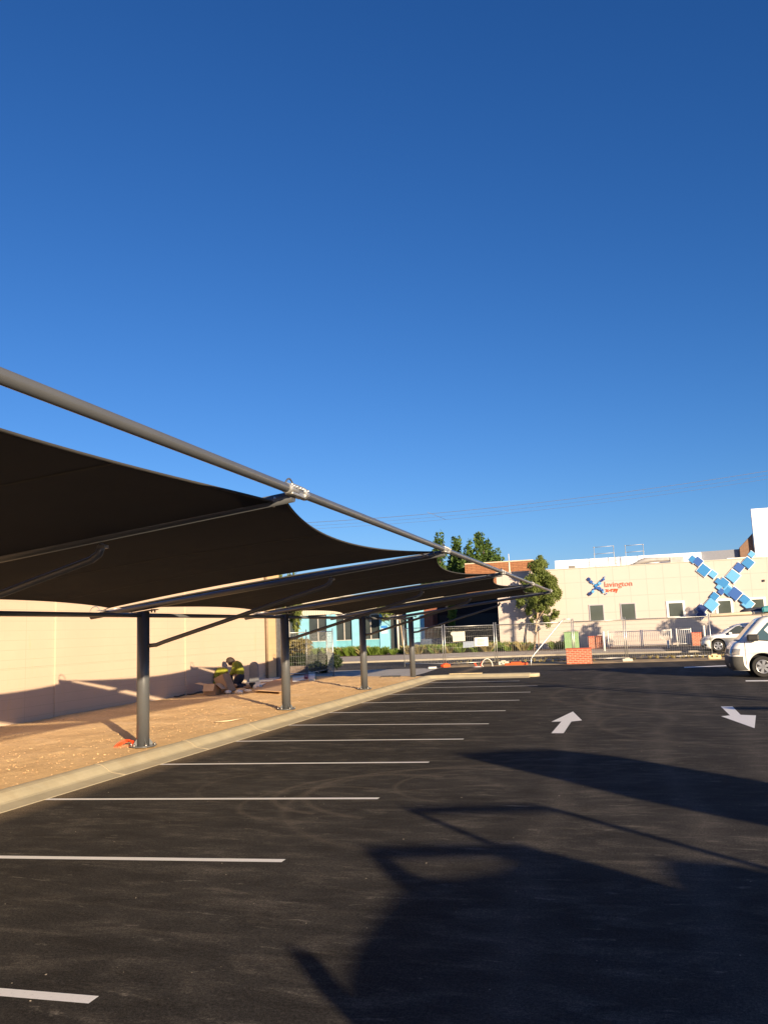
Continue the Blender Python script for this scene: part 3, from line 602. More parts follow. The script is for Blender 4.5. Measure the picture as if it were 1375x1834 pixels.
small=[(255,290,42,'navy'),(300,340,38,'dark'),(345,370,22,'light'),(460,370,42,'light'),(395,410,42,'mid'),(405,450,35,'dark'),(458,465,42,'dark'),(490,322,27,'pur'),(535,292,32,'dark'),(555,248,17,'mid'),(335,525,36,'light'),(355,480,24,'dark'),(280,565,42,'navy'),(535,535,25,'light'),(512,497,32,'dark'),(590,565,18,'dark')]
squares('cross_sign','small cross of blue squares left of the orange lettering on the clinic',(1030,1010),10.577,small,yc-.10,False)
def lettering(txt,px0,px1,pyb0,name,label,mat,bold=0):
    cu=bpy.data.curves.new(name,'FONT'); cu.body=txt; cu.size=1; cu.extrude=.02; cu.offset=bold; cu.resolution_u=3
    ob=bpy.data.objects.new(name,cu); COL.objects.link(ob); bpy.context.view_layer.update(); dg=bpy.context.evaluated_depsgraph_get()
    me=bpy.data.meshes.new_from_object(ob.evaluated_get(dg)); bpy.data.objects.remove(ob)
    X=[v.co.x for v in me.vertices]; wd=max(X)-min(X); a=Yp(px0,pyb0,yc);b=Yp(px1,pyb0,yc); s=(b.x-a.x)/wd
    for v in me.vertices: v.co=Vector(((v.co.x-min(X))*s,-v.co.z-.035,v.co.y*s))
    me.materials.append(mat); o=bpy.data.objects.new(name,me); COL.objects.link(o); o.location=(a.x,yc,a.z); tag(o,label,'sign lettering')
lettering('lavington',1083,1132.5,1051.6,'sign_lettering','thin coral lettering reading lavington on the clinic wall',M('letter_coral',srgb(222,112,82),.5,0,0),-.004)
lettering('x-ray',1084.3,1107.5,1060.2,'sign_lettering','bold orange lettering reading x-ray under the lavington lettering',M('letter_orange',srgb(232,84,40),.5,0,0),.022)
# ================================================================ TEAL SHOP
TEAL=M('teal_paint',(.22,.50,.62),.7,0,.09,1.6,.1,20); TEAL2=M('teal_panel',(.15,.42,.49),.7,0,.14,1.6)
ty=74.; sh=thing('teal_shop','turquoise shopfront with tall dark windows and cream fascia beyond the street','building',(-24,ty,.1))
def corr():
    s=NT('corrugated_cream'); sx=s.n('SeparateXYZ'); s.l(s.pos(world=True),sx.inputs[0]); f=s.math('SINE',s.math('MULTIPLY',sx.outputs[0],28))
    s.col(s.ramp(f,[(0,(.50,.45,.34)),(.6,(.68,.62,.50))])); s.b.inputs['Roughness'].default_value=.6; return s.m
MB().bb(-42,-17.85,ty+.55,ty+14,-.1,3.7).build('inner_wall',M('shop_inner',(.09,.07,.06),.8,0,.3),sh)
MB().bb(-42,-17.9,ty-.1,ty+14,3.72,5.3).build('fascia',corr(),sh)
MB().bb(-42.1,-17.8,ty-.2,ty+14.1,5.3,5.42).build('roof',M('shop_roof',(.5,.48,.42),.6,.2,.1),sh)
for (a0,a1) in ((-33.4,-32.2),(-30.15,-29.15),(-27.3,-26.4),(-24.8,-23.9),(-22.1,-21.15),(-19.5,-17.85)):
    MB().bb(a0,a1,ty-.06,ty+.5,-.1,3.72).build('pilaster',TEAL,sh)
for (a0,a1,sill) in ((-32.2,-30.15,1.25),(-29.15,-27.3,1.22),(-26.4,-24.8,1.22),(-23.9,-22.1,1.22)):
    MB().bb(a0,a1,ty+.05,ty+.4,-.1,sill).build('sill_panel',TEAL2,sh)
    mid=(a0+a1)/2; fr=MB(); fr.bb(a0,a1,ty+.08,ty+.16,sill+.001,sill+.06).bb(mid-.035,mid+.035,ty+.08,ty+.16,sill+.06,3.5).bb(a0,a1,ty+.08,ty+.16,3.5,3.6)
    fo=fr.build('window',M('mullion_grey',(.50,.47,.42),.6,0,.1),sh); MB().bb(a0,a1,ty+.18,ty+.2,sill,3.72).build('pane',GLASS,fo)
MB().bb(-21.15,-20.3,ty+.3,ty+.36,.1,3.0).build('door',M('door_dark',(.05,.05,.05),.3,0,.1),sh)
MB().tube([(-20.35,ty-.1,.1),(-20.35,ty-.1,3.72)],.09,8).build('column',M('shop_column',(.62,.60,.54),.6,0,.1),sh)
MB().bb(-20.3,-19.55,ty+.25,ty+.3,.1,2.9).build('door',GLASS,sh)
MB().bb(-17.84,-17.05,ty-.02,ty+10,-.1,4.3).build('brick_end',brick('shop_brick',srgb(150,78,50),srgb(128,62,42),srgb(140,110,90)),sh)
ps=thing('poster','blue and white poster on the turquoise pilaster left of the shop door','poster',(-21.6,ty-.07,2.2))
MB().bb(-21.95,-21.35,ty-.085,ty-.062,1.75,2.2).build('sheet',M('poster_white',(.7,.74,.78),.5,0,.08,7),ps); MB().bb(-21.95,-21.35,ty-.085,ty-.062,2.2,2.45).build('header',M('poster_blue',srgb(60,130,200),.5,0,.1),ps)
tag(MB().bb(-17.9,-15.7,ty-1.6,ty-.9,.1,1.12,.04).build('storage_box',M('slate_box',srgb(66,78,98),.5,0,.12),org=(-16.8,ty-1.2,.1)),'slate blue box standing in front of the brick end of the turquoise shop','box')
# shed shape filling the gap; its deep shade is in the near-black colour
sd=thing('shaded_shed','shed shape in the gap between shop and clinic, its shade coloured near black','shed',(-13.3,76,0)); DK=M('shed_shade',(.008,.008,.010),.9,0,.3,1)
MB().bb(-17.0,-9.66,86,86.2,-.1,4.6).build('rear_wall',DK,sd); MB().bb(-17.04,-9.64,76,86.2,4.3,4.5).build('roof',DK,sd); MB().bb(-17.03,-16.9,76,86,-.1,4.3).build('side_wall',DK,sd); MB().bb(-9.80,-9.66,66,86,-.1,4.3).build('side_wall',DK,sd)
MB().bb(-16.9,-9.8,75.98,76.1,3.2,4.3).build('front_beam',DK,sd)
MB().bb(-16.9,-9.8,76.0,76.08,0.1,3.2).build('shade_sheet',M('shade_sheet_black',(.012,.013,.015),.6,0,.3,2),sd)  # near-black sheet stands in for the unlit depth of the gap
# ================================================================ FOLIAGE
def leaves(n,centers,radii,size,droop=0,shell=.5,aspect=1.7,flatz=1.):
    V=np.zeros((n*4,3));Fq=np.arange(n*4).reshape(n,4); C=np.array(centers);R=np.array(radii); w=R.prod(axis=1) if R.ndim>1 else R**3; w=w**.75; w=w/w.sum()
    idx=rng.choice(len(C),n,p=w); d=rng.normal(size=(n,3)); d/=np.linalg.norm(d,axis=1)[:,None]; rad=(shell+(1-shell)*rng.random(n)**.6)*(.86+.28*rng.random(n))
    RR=R[idx] if R.ndim>1 else R[idx][:,None]*np.ones(3); P=C[idx]+d*rad[:,None]*RR
    u=rng.normal(size=(n,3)); u[:,2]-=droop; u/=np.linalg.norm(u,axis=1)[:,None]; q=rng.normal(size=(n,3)); v=np.cross(u,q); v/=np.linalg.norm(v,axis=1)[:,None]
    s=size*(.6+.8*rng.random(n))[:,None]; V[0::4]=P-u*s*aspect*.5;V[1::4]=P+v*s*.35;V[2::4]=P+u*s*aspect*.5;V[3::4]=P-v*s*.35
    return V,Fq
def tree(name,label,cat,base,trunk,limbs,cents,rads,n,size,lm,bark,droop=0,group=None,r0=.1,aspect=1.7,shell=.4):
    t=thing(name,label,cat,base,group); mb=MB(); mb.tube(trunk,[r0*(1-.6*i/(len(trunk)-1)) for i in range(len(trunk))],8)
    for l in limbs: mb.tube(l,[r0*.45*(1-.6*i/(len(l)-1)) for i in range(len(l))],6)
    mb.build('trunk',bark,t); V,Fq=leaves(n,cents,rads,size,droop,shell,aspect); raw('crown',V,Fq,lm,t); return t
BARK=M('bark_pale',(.38,.29,.20),.9,0,.25,9,.5,30); BARKD=M('bark_dark',(.10,.075,.055),.95,0,.3,9,.5,30)
LG=leafm('leaf_gum',(.10,.14,.03,1),(.24,.29,.08,1),.4,1.6); LP=leafm('leaf_pear',(.045,.09,.02,1),(.14,.22,.05,1),.4,.9); LD=leafm('leaf_shaded',(.012,.022,.008,1),(.03,.05,.015,1),.1)  # LD has the hedge's shade put into its colour
LS=leafm('leaf_shrub',(.13,.12,.04,1),(.34,.27,.10,1),.3,2.2); LW=leafm('leaf_willow',(.10,.13,.03,1),(.26,.30,.08,1),.45,2)
# street tree with stakes
ty0=63.5; T=lambda px,py,y=ty0:Yp(px,py,y)
cs=[];rs=[]
for (px,py,r) in ((968,1012,.75),(958,1022,.7),(975,1030,.85),(950,1040,.8),(985,1045,.8),(965,1048,.9),(945,1060,.65),(990,1060,.75),(970,1068,.85),(955,1075,.65),(985,1078,.6),(938,1080,.45),(930,1077,.3),(973,1090,.5),(947,1092,.42),(962,1092,.4),(990,1105,.35),(978,1112,.42),(994,1098,.28),(957,1108,.25),(985,1120,.28),(955,1115,.18),(967,1002,.4),(935,1040,.25),(928,1086,.2)):
    for k in range(3):
        c=T(px+random.uniform(-4,4),py+random.uniform(-4,4)); cs.append((c.x+random.uniform(-.25,.25)*r,c.y+random.uniform(-.9,.9)*min(1,r*1.3),c.z+random.uniform(-.25,.25)*r)); rs.append(r*.60)
b0=T(957,1165); b0.z=.13
st=tree('street_tree','slender street tree with drooping green crown in front of the clinic wall','tree',b0,[b0,T(958,1140),T(961,1115),T(964,1085),T(967,1050),T(968,1015)],[[T(962,1110),T(975,1092),T(985,1070)],[T(964,1090),T(950,1070),T(942,1055)],[T(966,1060),T(980,1040)],[T(961,1108),T(972,1112),T(982,1116)]],cs,rs,15000,.105,LG,M('trunk_peach',(.50,.36,.24),.85,0,.25,7,.4,30),.9,r0=.085,aspect=2.0)
def stake(px,l):
    a=T(px,1166,63.2); tag(MB().box((a.x,63.2,.8),(.07,.07,1.4),rot=Matrix.Rotation(random.uniform(-.05,.05),3,'Y')).build('tree_stake',M('stake_timber',(.24,.17,.11),.9,0,.2),org=(a.x,63.2,.1)),l,'stake','timber stakes round the street tree')
stake(943,'dark timber stake standing left of the street tree trunk'); stake(965.5,'timber stake close against the right of the street tree trunk')
# poplar-like pears behind the shed
def column_tree(x,y,top,w,label,lm=LP,n=5200,leaf=.26,bot=1.0):
    cs=[];rs=[];k=26
    for i in range(k):
        f=i/(k-1); z=bot+(top-bot-.3)*f; ww=w*(.55+.45*math.sin(math.pi*min(1,.25+.6*f)))*(1-.45*max(0,f-.6)/.4)
        for q in range(2): cs.append((x+random.uniform(-.5,.5)*ww,y+random.uniform(-.5,.5)*ww,z+random.uniform(-.3,.3))); rs.append((ww*.42,ww*.42,.55+.25*random.random()))
    limbs=[[(x,y,bot+(top-bot)*.15*i),(x+random.uniform(-1,1)*w*.5,y,bot+(top-bot)*(.15*i+.22))] for i in range(1,5)]
    return tree('pear_tree',label,'tree',Vector((x,y,.1)),[(x,y,.1),(x+.05,y,top*.5),(x,y,top*.93)],limbs,cs,rs,n,leaf,lm,BARKD,.3,'upright trees behind the shed',.16,1.5)
column_tree(-18.3,84,11.6,1.5,'leftmost upright tree behind the shed, its tip just left of the beam'); column_tree(-16.55,84.5,11.3,1.45,'slim upright tree behind the shed, second from the left')
column_tree(-15.2,83,10.5,1.5,'short narrow upright tree between taller ones behind the shed',n=3600); column_tree(-13.7,84,11.3,2.3,'tallest broad dark tree behind the shed, beside the brown building',n=7000)
column_tree(-12.3,83,9.3,2.0,'rounded lower tree touching the brown banded building',n=5500); column_tree(-17.4,85.5,9.2,1.7,'low upright tree filling the gap behind the two slim trees',n=4200); column_tree(-15.0,86,9.4,1.9,'low upright tree filling the gap beside the broad dark tree',n=4500)
column_tree(-19.9,86,9.6,1.5,'low upright tree mostly hidden by the canopy edge',n=4000)
# small lit climber in front of the black shed
cs=[];rs=[]
for z,r,dx in ((3.9,.35,.1),(3.5,.4,.15),(3.1,.4,.1),(2.6,.3,.05),(2.2,.28,0),(1.8,.26,-.05),(1.4,.22,-.1),(1.0,.25,-.3),(.9,.2,-.65),(4.3,.3,0)): cs.append((-15.45+dx,74.6,z)); rs.append((r,r*.7,.32))
tree('young_tree','thin bright green young tree standing before the black shed','tree',Vector((-15.5,74.6,.1)),[(-15.5,74.6,.1),(-15.48,74.6,2),(-15.4,74.6,4.2)],[],cs,rs,1500,.17,leafm('leaf_bright',(.10,.17,.03,1),(.22,.30,.06,1),.4),BARKD,.8,r0=.05)
# small tree at the shop entry
cs=[(-21.0,72.5,3.6),(-20.6,72.5,3.9),(-21.5,72.5,3.9),(-20.9,72.5,3.2),(-19.9,72.5,4.3),(-21.3,72.5,3.0)]; rs=[.45,.5,.4,.3,.5,.2]
tree('young_tree','thin pale trunked young tree beside the turquoise shop door','tree',Vector((-19.5,72.5,.1)),[(-19.5,72.5,.1),(-19.65,72.5,2.2),(-19.95,72.5,4.3)],[[(-19.7,72.5,2.8),(-20.8,72.5,3.6)]],cs,rs,1500,.16,LG,BARK,.6,r0=.07)
# tree and bushes at the corner of the cream building
cs=[];rs=[]
for _ in range(34):
    a=random.random()*6.28; r=random.random()**.5*1.5; z=2.4+random.random()*2.2; cs.append((-18.0+r*.7*math.cos(a),41.5+r*math.sin(a),z)); rs.append((.25,.25,.75))
tree('weeping_tree','pale green weeping tree hanging over the corner of the cream building','tree',Vector((-18.2,41.5,0)),[(-18.2,41.5,0),(-18.15,41.5,2),(-18.0,41.5,4)],[[(-18.1,41.5,2.4),(-17.4,41.5,4)],[(-18.1,41.5,2.4),(-18.7,41.3,4)]],cs,rs,5200,.12,LW,BARK,2.2,r0=.11,aspect=3.0)
cs=[];rs=[]
for _ in range(20): cs.append((-16.95+random.uniform(-.75,.6),40.9+random.uniform(-.5,.5),.6+random.random()*.95)); rs.append(.36)
tree('shrub','big straw green shrub at the corner of the cream building','shrub',Vector((-16.6,40.6,0)),[(-16.6,40.6,0),(-16.5,40.6,.6),(-16.4,40.6,1)],[],cs,rs,4200,.12,LS,BARKD,0,r0=.06)
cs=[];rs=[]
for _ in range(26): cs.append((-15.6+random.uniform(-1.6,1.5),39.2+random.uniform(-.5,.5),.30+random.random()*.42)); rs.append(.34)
tree('hedge','clipped hedge behind the mesh fence, its shade put into dark leaf colour','hedge',Vector((-15.6,39.2,0)),[(-15.6,39.2,0),(-15.6,39.2,.3),(-15.5,39.2,.5)],[],cs,rs,11000,.10,LD,BARKD,0,r0=.05)
tag(MB().bb(-17.2,-15.2,38.1,38.45,0,.42,.02).build('low_wall',M('low_wall_brown',(.20,.15,.12),.8,0,.2),org=(-16,38.2,0)),'low brown wall in front of the dark hedge','low wall')
# fourth group: off-frame street trees whose shadows fall on the clinic wall
def offtree(x,y,h,w,label,n=6000):
    cs=[];rs=[]
    for _ in range(38):
        a=random.random()*6.28;r=random.random()**.6*w; f=random.random(); cs.append((x+r*math.cos(a)*(1-.4*f),y+r*math.sin(a)*(1-.4*f),h*.30+f*h*.62)); rs.append(w*.34)
    tree('street_tree',label,'tree',Vector((x,y,0)),[(x,y,0),(x,y,h*.4),(x+.1,y,h*.8)],[],cs,rs,n,.2,LG,BARK,.6,r0=.12)
offtree(9.7,50.6,5.9,1.75,'street tree out of the picture to the right, beyond the hatchback'); offtree(16.2,51.2,6.6,1.9,'taller street tree farther out of the picture to the right')
# grasses
def tufts(name,places,mat,label,blades=90,h=.55,r=.35):
    V=[];Fq=[]
    for (x,y,s) in places:
        for _ in range(int(blades*s)):
            a=random.random()*6.28; q=r*s*random.random()**.7; bx,by=x+q*.6*math.cos(a),y+q*.6*math.sin(a); hh=h*s*random.uniform(.55,1.1); lean=q*1.3
            tx,ty_=bx+lean*math.cos(a)*.9,by+lean*math.sin(a)*.9; px_,py_=-math.sin(a+random.random())*.018,math.cos(a+random.random())*.018; k=len(V)
            V+=[(bx-px_,by-py_,.12),(bx+px_,by+py_,.12),((bx*.45+tx*.55)+px_,(by*.45+ty_*.55)+py_,.12+hh*.75),(tx,ty_,.12+hh)]; Fq.append((k,k+1,k+2,k+3))
    return tag(raw(name,V,Fq,mat),label,'grass',kind='stuff')
GR1=leafm('grass_green',(.10,.17,.025,1),(.24,.33,.06,1),.4,.8); GR2=leafm('grass_dry',(.24,.20,.07,1),(.42,.34,.15,1),.35,.8)
pl=[];pd=[]
for _ in range(150):
    x=random.uniform(-30,-7.4); y=61.6+(-x-7)*.02+random.random()*2.4
    (pl if random.random()<.72 else pd).append((x,y,random.uniform(.8,1.35)))
for x in (-9,-8.6,-8.1,-7.7,-7.3,-5.2,-5.4,-4.95): pl.append((x,62.6,random.uniform(.9,1.2)))
tufts('verge_grass',pl,GR1,'green strappy grass clumps growing along the verge across the street'); tufts('dry_grass',pd,GR2,'straw coloured dry grass among the green verge clumps')
pl=[(random.uniform(-9,5),random.uniform(42.0,44.3),random.uniform(.15,.32)) for _ in range(90)]
tufts('verge_weeds',pl,GR2,'short dead weeds in the dirt strip under the mesh fence',30)
# ================================================================ VEHICLES
def vehicle(name,label,org,xf,hwf,L,z0,z1,zs,body,rear=None,rc=.25):
    """plan-view rings stacked in height; facing -X, origin on the ground under the front"""
    t=thing(name,label,'van' if 'van' in name else 'car',org)
    O=Vector(org); it=lambda tab,z: float(np.interp(z,[a for a,_ in tab],[b for _,b in tab]))
    mb=MB(); rings=[]; rr=rear or [(0,L),(3,L)]
    for z in zs:
        f=it(xf,z);hw=it(hwf,z);b=it(rr,z); pts=[]; r=min(rc,hw*.9,(b-f)*.4); n=6
        for (cx,cy,a0) in ((f+r,hw-r,math.pi/2),(f+r,-(hw-r),math.pi),(b-r*.6,-(hw-r*.6),math.pi*1.5),(b-r*.6,hw-r*.6,0)):
            q=r if cx<f+L*.4 else r*.6
            for k in range(n+1): a=a0+k*math.pi/2/n; pts.append((cx+q*math.cos(a),cy+q*math.sin(a),z))
        rings.append([mb.bm.verts.new(Vector(p)+O) for p in pts])
    for A,B in zip(rings[:-1],rings[1:]):
        for k in range(len(A)): mb.bm.faces.new((A[k],A[(k+1)%len(A)],B[(k+1)%len(A)],B[k])).smooth=True
    mb.bm.faces.new(rings[0][::-1]); mb.bm.faces.new(rings[-1]); mb.build('body',body,t)
    return t,(lambda z:it(xf,z)),(lambda z:it(hwf,z))
VW=M('vehicle_white',(.80,.79,.76),.25,0,.01,3,spec=.5,coat=.6); TY=M('tyre',(.020,.019,.018),.85,0,.2,20); RIM=M('silver_rim',(.50,.51,.53),.3,.75,.05); RUBG=M('bumper_grey',(.075,.075,.07),.6,0,.1)
VG=M('vehicle_glass',(.06,.10,.11),.05,0,.1,1,spec=.9); LENS=M('lamp_lens',(.45,.45,.46),.08,.4,.2,14,spec=.8); ARCH=M('wheel_well',(.006,.006,.006),.9,0,0)
def side(t,O,hw,poly,mat,name,sgn=-1,off=.006,root=None):
    mb=MB()
    P=[Vector((O[0]+x,O[1]+sgn*(hw(z)+off),O[2]+z)) for x,z in poly]; bm=mb.bm; vs=[bm.verts.new(p) for p in P]; f=bm.faces.new(vs)
    bmesh.ops.triangulate(bm,faces=[f]); o=mb.build(name,mat,root or t,recalc=False); 
    return o
def wrap(t,O,xf,hwf,rc,s0,s1,z0,z1,mat,name,off=.006,n=10,m=6):
    """panel following the plan outline: s is the distance from the nose centre towards the near side (negative: far side)"""
    def P(u,v):
        z=z0(u)+(z1(u)-z0(u))*v if callable(z0) else z0+(z1-z0)*v
        q=s0+(s1-s0)*u; sg=1 if q>=0 else -1; d=abs(q); f=xf(z);hw=hwf(z); r=min(rc,hw*.9)-1e-4; fl=hw-r; arc=r*math.pi/2
        if d<fl: x,y,nx,ny_=f,d,-1,0
        elif d<fl+arc: a=(d-fl)/r; x=f+r-r*math.cos(a); y=fl+r*math.sin(a); nx,ny_=-math.cos(a),math.sin(a)
        else: x=f+r+(d-fl-arc); y=hw; nx,ny_=0,1
        return (O[0]+x+nx*off,O[1]-sg*(y+ny_*off),O[2]+z)
    return MB().grid(P,n,m).build(name,mat,t,recalc=False)
def cut_wells(t,O,xs,z,r,hw):
    body=[c for c in t.children if c.name.startswith('body')][0]; cutters=[]
    for x in xs:
        for sg in (-1,1):
            c=Vector((O[0]+x,O[1]+sg*(hw+.15),O[2]+z)); q=MB().tube([c,c+Vector((0,-sg*.50,0))],r,36).build('cut',ARCH); md=body.modifiers.new('b','BOOLEAN'); md.operation='DIFFERENCE'; md.object=q; md.solver='EXACT'; cutters.append(q)
            a=c+Vector((0,-sg*.36,0)); MB().tube([a,a+Vector((0,-sg*.15,0))],r*.995,30).build('wheel_well',ARCH,t)
    bpy.context.view_layer.update(); dg=bpy.context.evaluated_depsgraph_get(); me=bpy.data.meshes.new_from_object(body.evaluated_get(dg)); body.modifiers.clear(); 
    me.materials.clear(); me.materials.append(body.data.materials[0]); me.materials.append(ARCH)
    for p in me.polygons:
        c=p.center; n=p.normal
        for x in xs:
            dx=c.x-x; dz=c.z-z; d=math.hypot(dx,dz)
            inner=abs(abs(c.y)-(hw-.35))<.02 and d<r and abs(n.y)>.9
            if inner or (abs(d-r)<.03 and (n.x*dx+n.z*dz)<-.5*d): p.material_index=1
    body.data=me
    for q in cutters: bpy.data.objects.remove(q)
def wheel(t,O,x,y,r,sgn,w=.21,spokes=6,rimr=.66):
    c=Vector((O[0]+x,O[1]+y,O[2]+r)); d=Vector((0,sgn*w/2,0))
    wo=MB().tube([c-d,c-d*.8,c+d*.8,c+d],[r*.93,r,r,r*.93],36).build('wheel',TY,t)
    q=c+d*1.01; mb=MB(); n=40; R=r*rimr
    mb.tube([q,q+Vector((0,sgn*.012,0))],R*.20,20)
    rp=[(q+Vector((math.cos(a)*R*.93,sgn*.006,math.sin(a)*R*.93))) for a in np.linspace(0,2*math.pi,n+1)[:-1]]; mb.tube(rp,R*.075,6,closed=True)
    for k in range(spokes):
        a=2*math.pi*k/spokes+.3; u=Vector((math.cos(a),0,math.sin(a))); v=Vector((-math.sin(a),0,math.cos(a)))
        mb.prism([q+u*R*.15-v*R*.13,q+u*R*.92-v*R*.24,q+u*R*.92+v*R*.24,q+u*R*.15+v*R*.13],(0,sgn*.012,0))
    wob=mb.build('rim',RIM,wo)
    MB().tube([q-Vector((0,sgn*.01,0)),q+Vector((0,sgn*.001,0))],R*.97,30).build('rim_well',M('rim_dark',(.03,.03,.035),.5,.5,0),wo)
# --- van
VO=(3.08,30.16,0)
vxf=[(.22,.10),(.35,.02),(.55,.0),(.80,.02),(.98,.08),(1.10,.18),(1.20,.36),(1.5,.63),(1.8,.92),(1.90,1.06),(1.95,1.25),(1.985,1.6)]
vhw=[(.22,.78),(.4,.835),(.9,.85),(1.15,.84),(1.5,.80),(1.8,.735),(1.9,.68),(1.95,.60),(1.985,.45)]
vt,vx,vh=vehicle('parked_van','white delivery van with a roof rack parked at the right edge',VO,vxf,vhw,4.75,.22,1.985,[.22,.35,.55,.8,.98,1.1,1.15,1.2,1.3,1.4,1.5,1.65,1.8,1.86,1.9,1.93,1.95,1.97,1.985],VW)
side(vt,VO,vh,[(.62,1.22),(.80,1.30),(1.02,1.53),(1.22,1.73),(1.40,1.80),(2.15,1.80),(2.15,1.52),(2.15,1.18),(1.3,1.16)],VG,'side_window')
side(vt,VO,vh,[(.60,1.20),(.62,1.22),(1.3,1.16),(2.15,1.18),(2.2,1.15),(1.3,1.13)],BLACK,'window_seal')
side(vt,VO,vh,[(2.3,1.80),(4.4,1.80),(4.4,1.52),(4.4,1.2),(2.3,1.18),(2.3,1.52)],VG,'side_window')
for xx in (2.22,.47): side(vt,VO,vh,[(xx,.4),(xx+.012,.4),(xx+.012,.9),(xx+.012,1.15),(xx,1.15),(xx,.9)],BLACK,'door_seam',off=.008)
side(vt,VO,vh,[(2.0,1.02),(2.14,1.02),(2.14,1.06),(2.0,1.06)],BLACK,'door_handle',off=.02)
def front(t,O,vx,z0,z1,y0,y1,mat,name,off=.006,n=6,rc=.25,hw=.85):
    mb=MB(); 
    def P(u,v):
        z=z0+(z1-z0)*v; y=y0+(y1-y0)*u; ay=abs(y)-(hw-rc); dx=0
        if ay>0: ay=min(ay,rc*.999); dx=rc-math.sqrt(rc*rc-ay*ay)
        return (O[0]+vx(z)+dx-off,O[1]+y,O[2]+z)
    return mb.grid(P,12,n).build(name,mat,t,recalc=False)
WSG=M('windscreen_glass',(.06,.09,.15),.05,0,.1,1,spec=.9)
wrap(vt,VO,vx,vh,.25,-.66,.66,1.22,1.82,WSG,'windscreen')
for sg in (-1,1): wrap(vt,VO,vx,vh,.25,sg*.50,sg*1.02,.73,.93,LENS,'headlight',.012)
wrap(vt,VO,vx,vh,.25,-.48,.48,.74,.90,BLACK,'grille',.010)
wrap(vt,VO,vx,vh,.25,-1.12,1.12,.24,.68,RUBG,'bumper',.030,24)
wrap(vt,VO,vx,vh,.25,-.60,.60,.30,.52,BLACK,'air_intake',.036)
wrap(vt,VO,vx,vh,.25,.62,.70,.36,.46,BOLT,'fog_lamp',.05)
wrap(vt,VO,vx,vh,.25,-.7,.7,1.17,1.20,BLACK,'wiper_cowl',.012)
cut_wells(vt,VO,(.96,3.6),.36,.415,.85)
for x in (.96,3.6):
    for sg in (-1,1):
        wheel(vt,VO,x,sg*.735,.335,sg,.19)
mb=MB(); mb.box((VO[0]+.72,VO[1]-1.0,1.27),(.36,.16,.22),bev=.05); mb.tube([(VO[0]+.80,VO[1]-.82,1.24),(VO[0]+.78,VO[1]-.98,1.25)],.03,6); mb.build('wing_mirror',BLACK,vt)
mb=MB()
for x in (1.3,2.5,3.8):
    mb.tube([(VO[0]+x,VO[1]-.72,2.06),(VO[0]+x,VO[1]+.72,2.06)],.018,6)
    for s in (-.68,.68): mb.tube([(VO[0]+x,VO[1]+s,1.9),(VO[0]+x,VO[1]+s,2.06)],.015,6)
mb.build('roof_rack',RUBG,vt)
tag(MB().tube([(2.62,29.66,2.03),(2.63,29.66,2.03),(6.6,29.68,2.12)],[.05,.058,.058],14).build('conduit_tube',M('cream_tube',(.66,.56,.40),.5,0,.06),org=(2.62,29.66,2.03)),'long cream tube lashed on the roof rack of the van and jutting forward','tube')
mb=MB(); mb.ball((4.05,29.95,2.13),.20,3,(2.3,1.3,.55),.12); tag(mb.build('tarpaulin_bundle',M('dark_tarp',(.05,.05,.065),.7,0,.3,8),org=(4.05,29.95,2.05)),'dark tarpaulin bundle tied on the roof of the van','bundle')
mb=MB(); mb.box((4.36,29.5,2.16),(.30,.30,.17),.1,bev=.02); mb.tube([(4.2,29.33,2.06),(4.2,29.33,2.2),(4.28,29.33,2.25),(4.7,29.33,2.26)],.022,8); tag(mb.build('tool_crate',M('teal_crate',srgb(48,128,140),.5,0,.15),org=(4.36,29.5,2.07)),'teal crate strapped at the top of the van roof','crate')
# --- hatchback
CO=(3.95,52.1,.012)
cxf=[(.20,.15),(.32,.03),(.55,.0),(.72,.06),(.86,.22),(.96,.55),(1.02,1.02),(1.25,1.38),(1.45,1.78),(1.55,2.10),(1.60,2.6)]
chw=[(.20,.80),(.4,.87),(.8,.90),(1.0,.86),(1.25,.76),(1.45,.68),(1.55,.60),(1.60,.45)]
crr=[(.2,4.3),(.6,4.45),(1.0,4.35),(1.3,4.1),(1.5,3.9),(1.6,3.5)]
ct,cx_,ch_=vehicle('parked_car','white hatchback across the street with its nose showing left of the van',CO,cxf,chw,4.45,.2,1.6,[.2,.32,.45,.55,.65,.72,.8,.86,.92,.96,1.0,1.02,1.1,1.18,1.25,1.35,1.45,1.5,1.55,1.58,1.6],VW,crr,.38)
side(ct,CO,ch_,[(1.35,1.02),(1.62,1.22),(1.95,1.42),(2.3,1.49),(2.9,1.49),(2.9,1.25),(2.9,1.02)],GLASS,'side_window')
side(ct,CO,ch_,[(2.98,1.02),(2.98,1.25),(2.98,1.49),(3.6,1.45),(3.85,1.25),(3.95,1.06)],GLASS,'side_window')
side(ct,CO,ch_,[(1.30,.98),(1.35,1.02),(3.95,1.06),(3.95,1.02)],BLACK,'window_seal')
wrap(ct,CO,cx_,ch_,.38,-.60,.60,1.04,1.50,WSG,'windscreen')
for sg in (-1,1): wrap(ct,CO,cx_,ch_,.38,sg*.55,sg*1.22,lambda u:.66+.03*u,lambda u:.80+.05*u,LENS,'headlight',.012)
wrap(ct,CO,cx_,ch_,.38,-.5,.5,.60,.76,BLACK,'grille',.010); wrap(ct,CO,cx_,ch_,.38,-.75,.75,.24,.40,BLACK,'air_intake',.012); wrap(ct,CO,cx_,ch_,.38,.80,.95,.36,.48,BLACK,'fog_lamp_recess',.012)
cut_wells(ct,CO,(.86,3.5),.38,.41,.88)
for x in (.86,3.5):
    for sg in (-1,1):
        wheel(ct,CO,x,sg*.765,.345,sg,.2,5,.68)
mb=MB(); mb.box((CO[0]+1.55,CO[1]-.95,1.05),(.18,.20,.13),bev=.04); mb.build('wing_mirror',VW,ct)
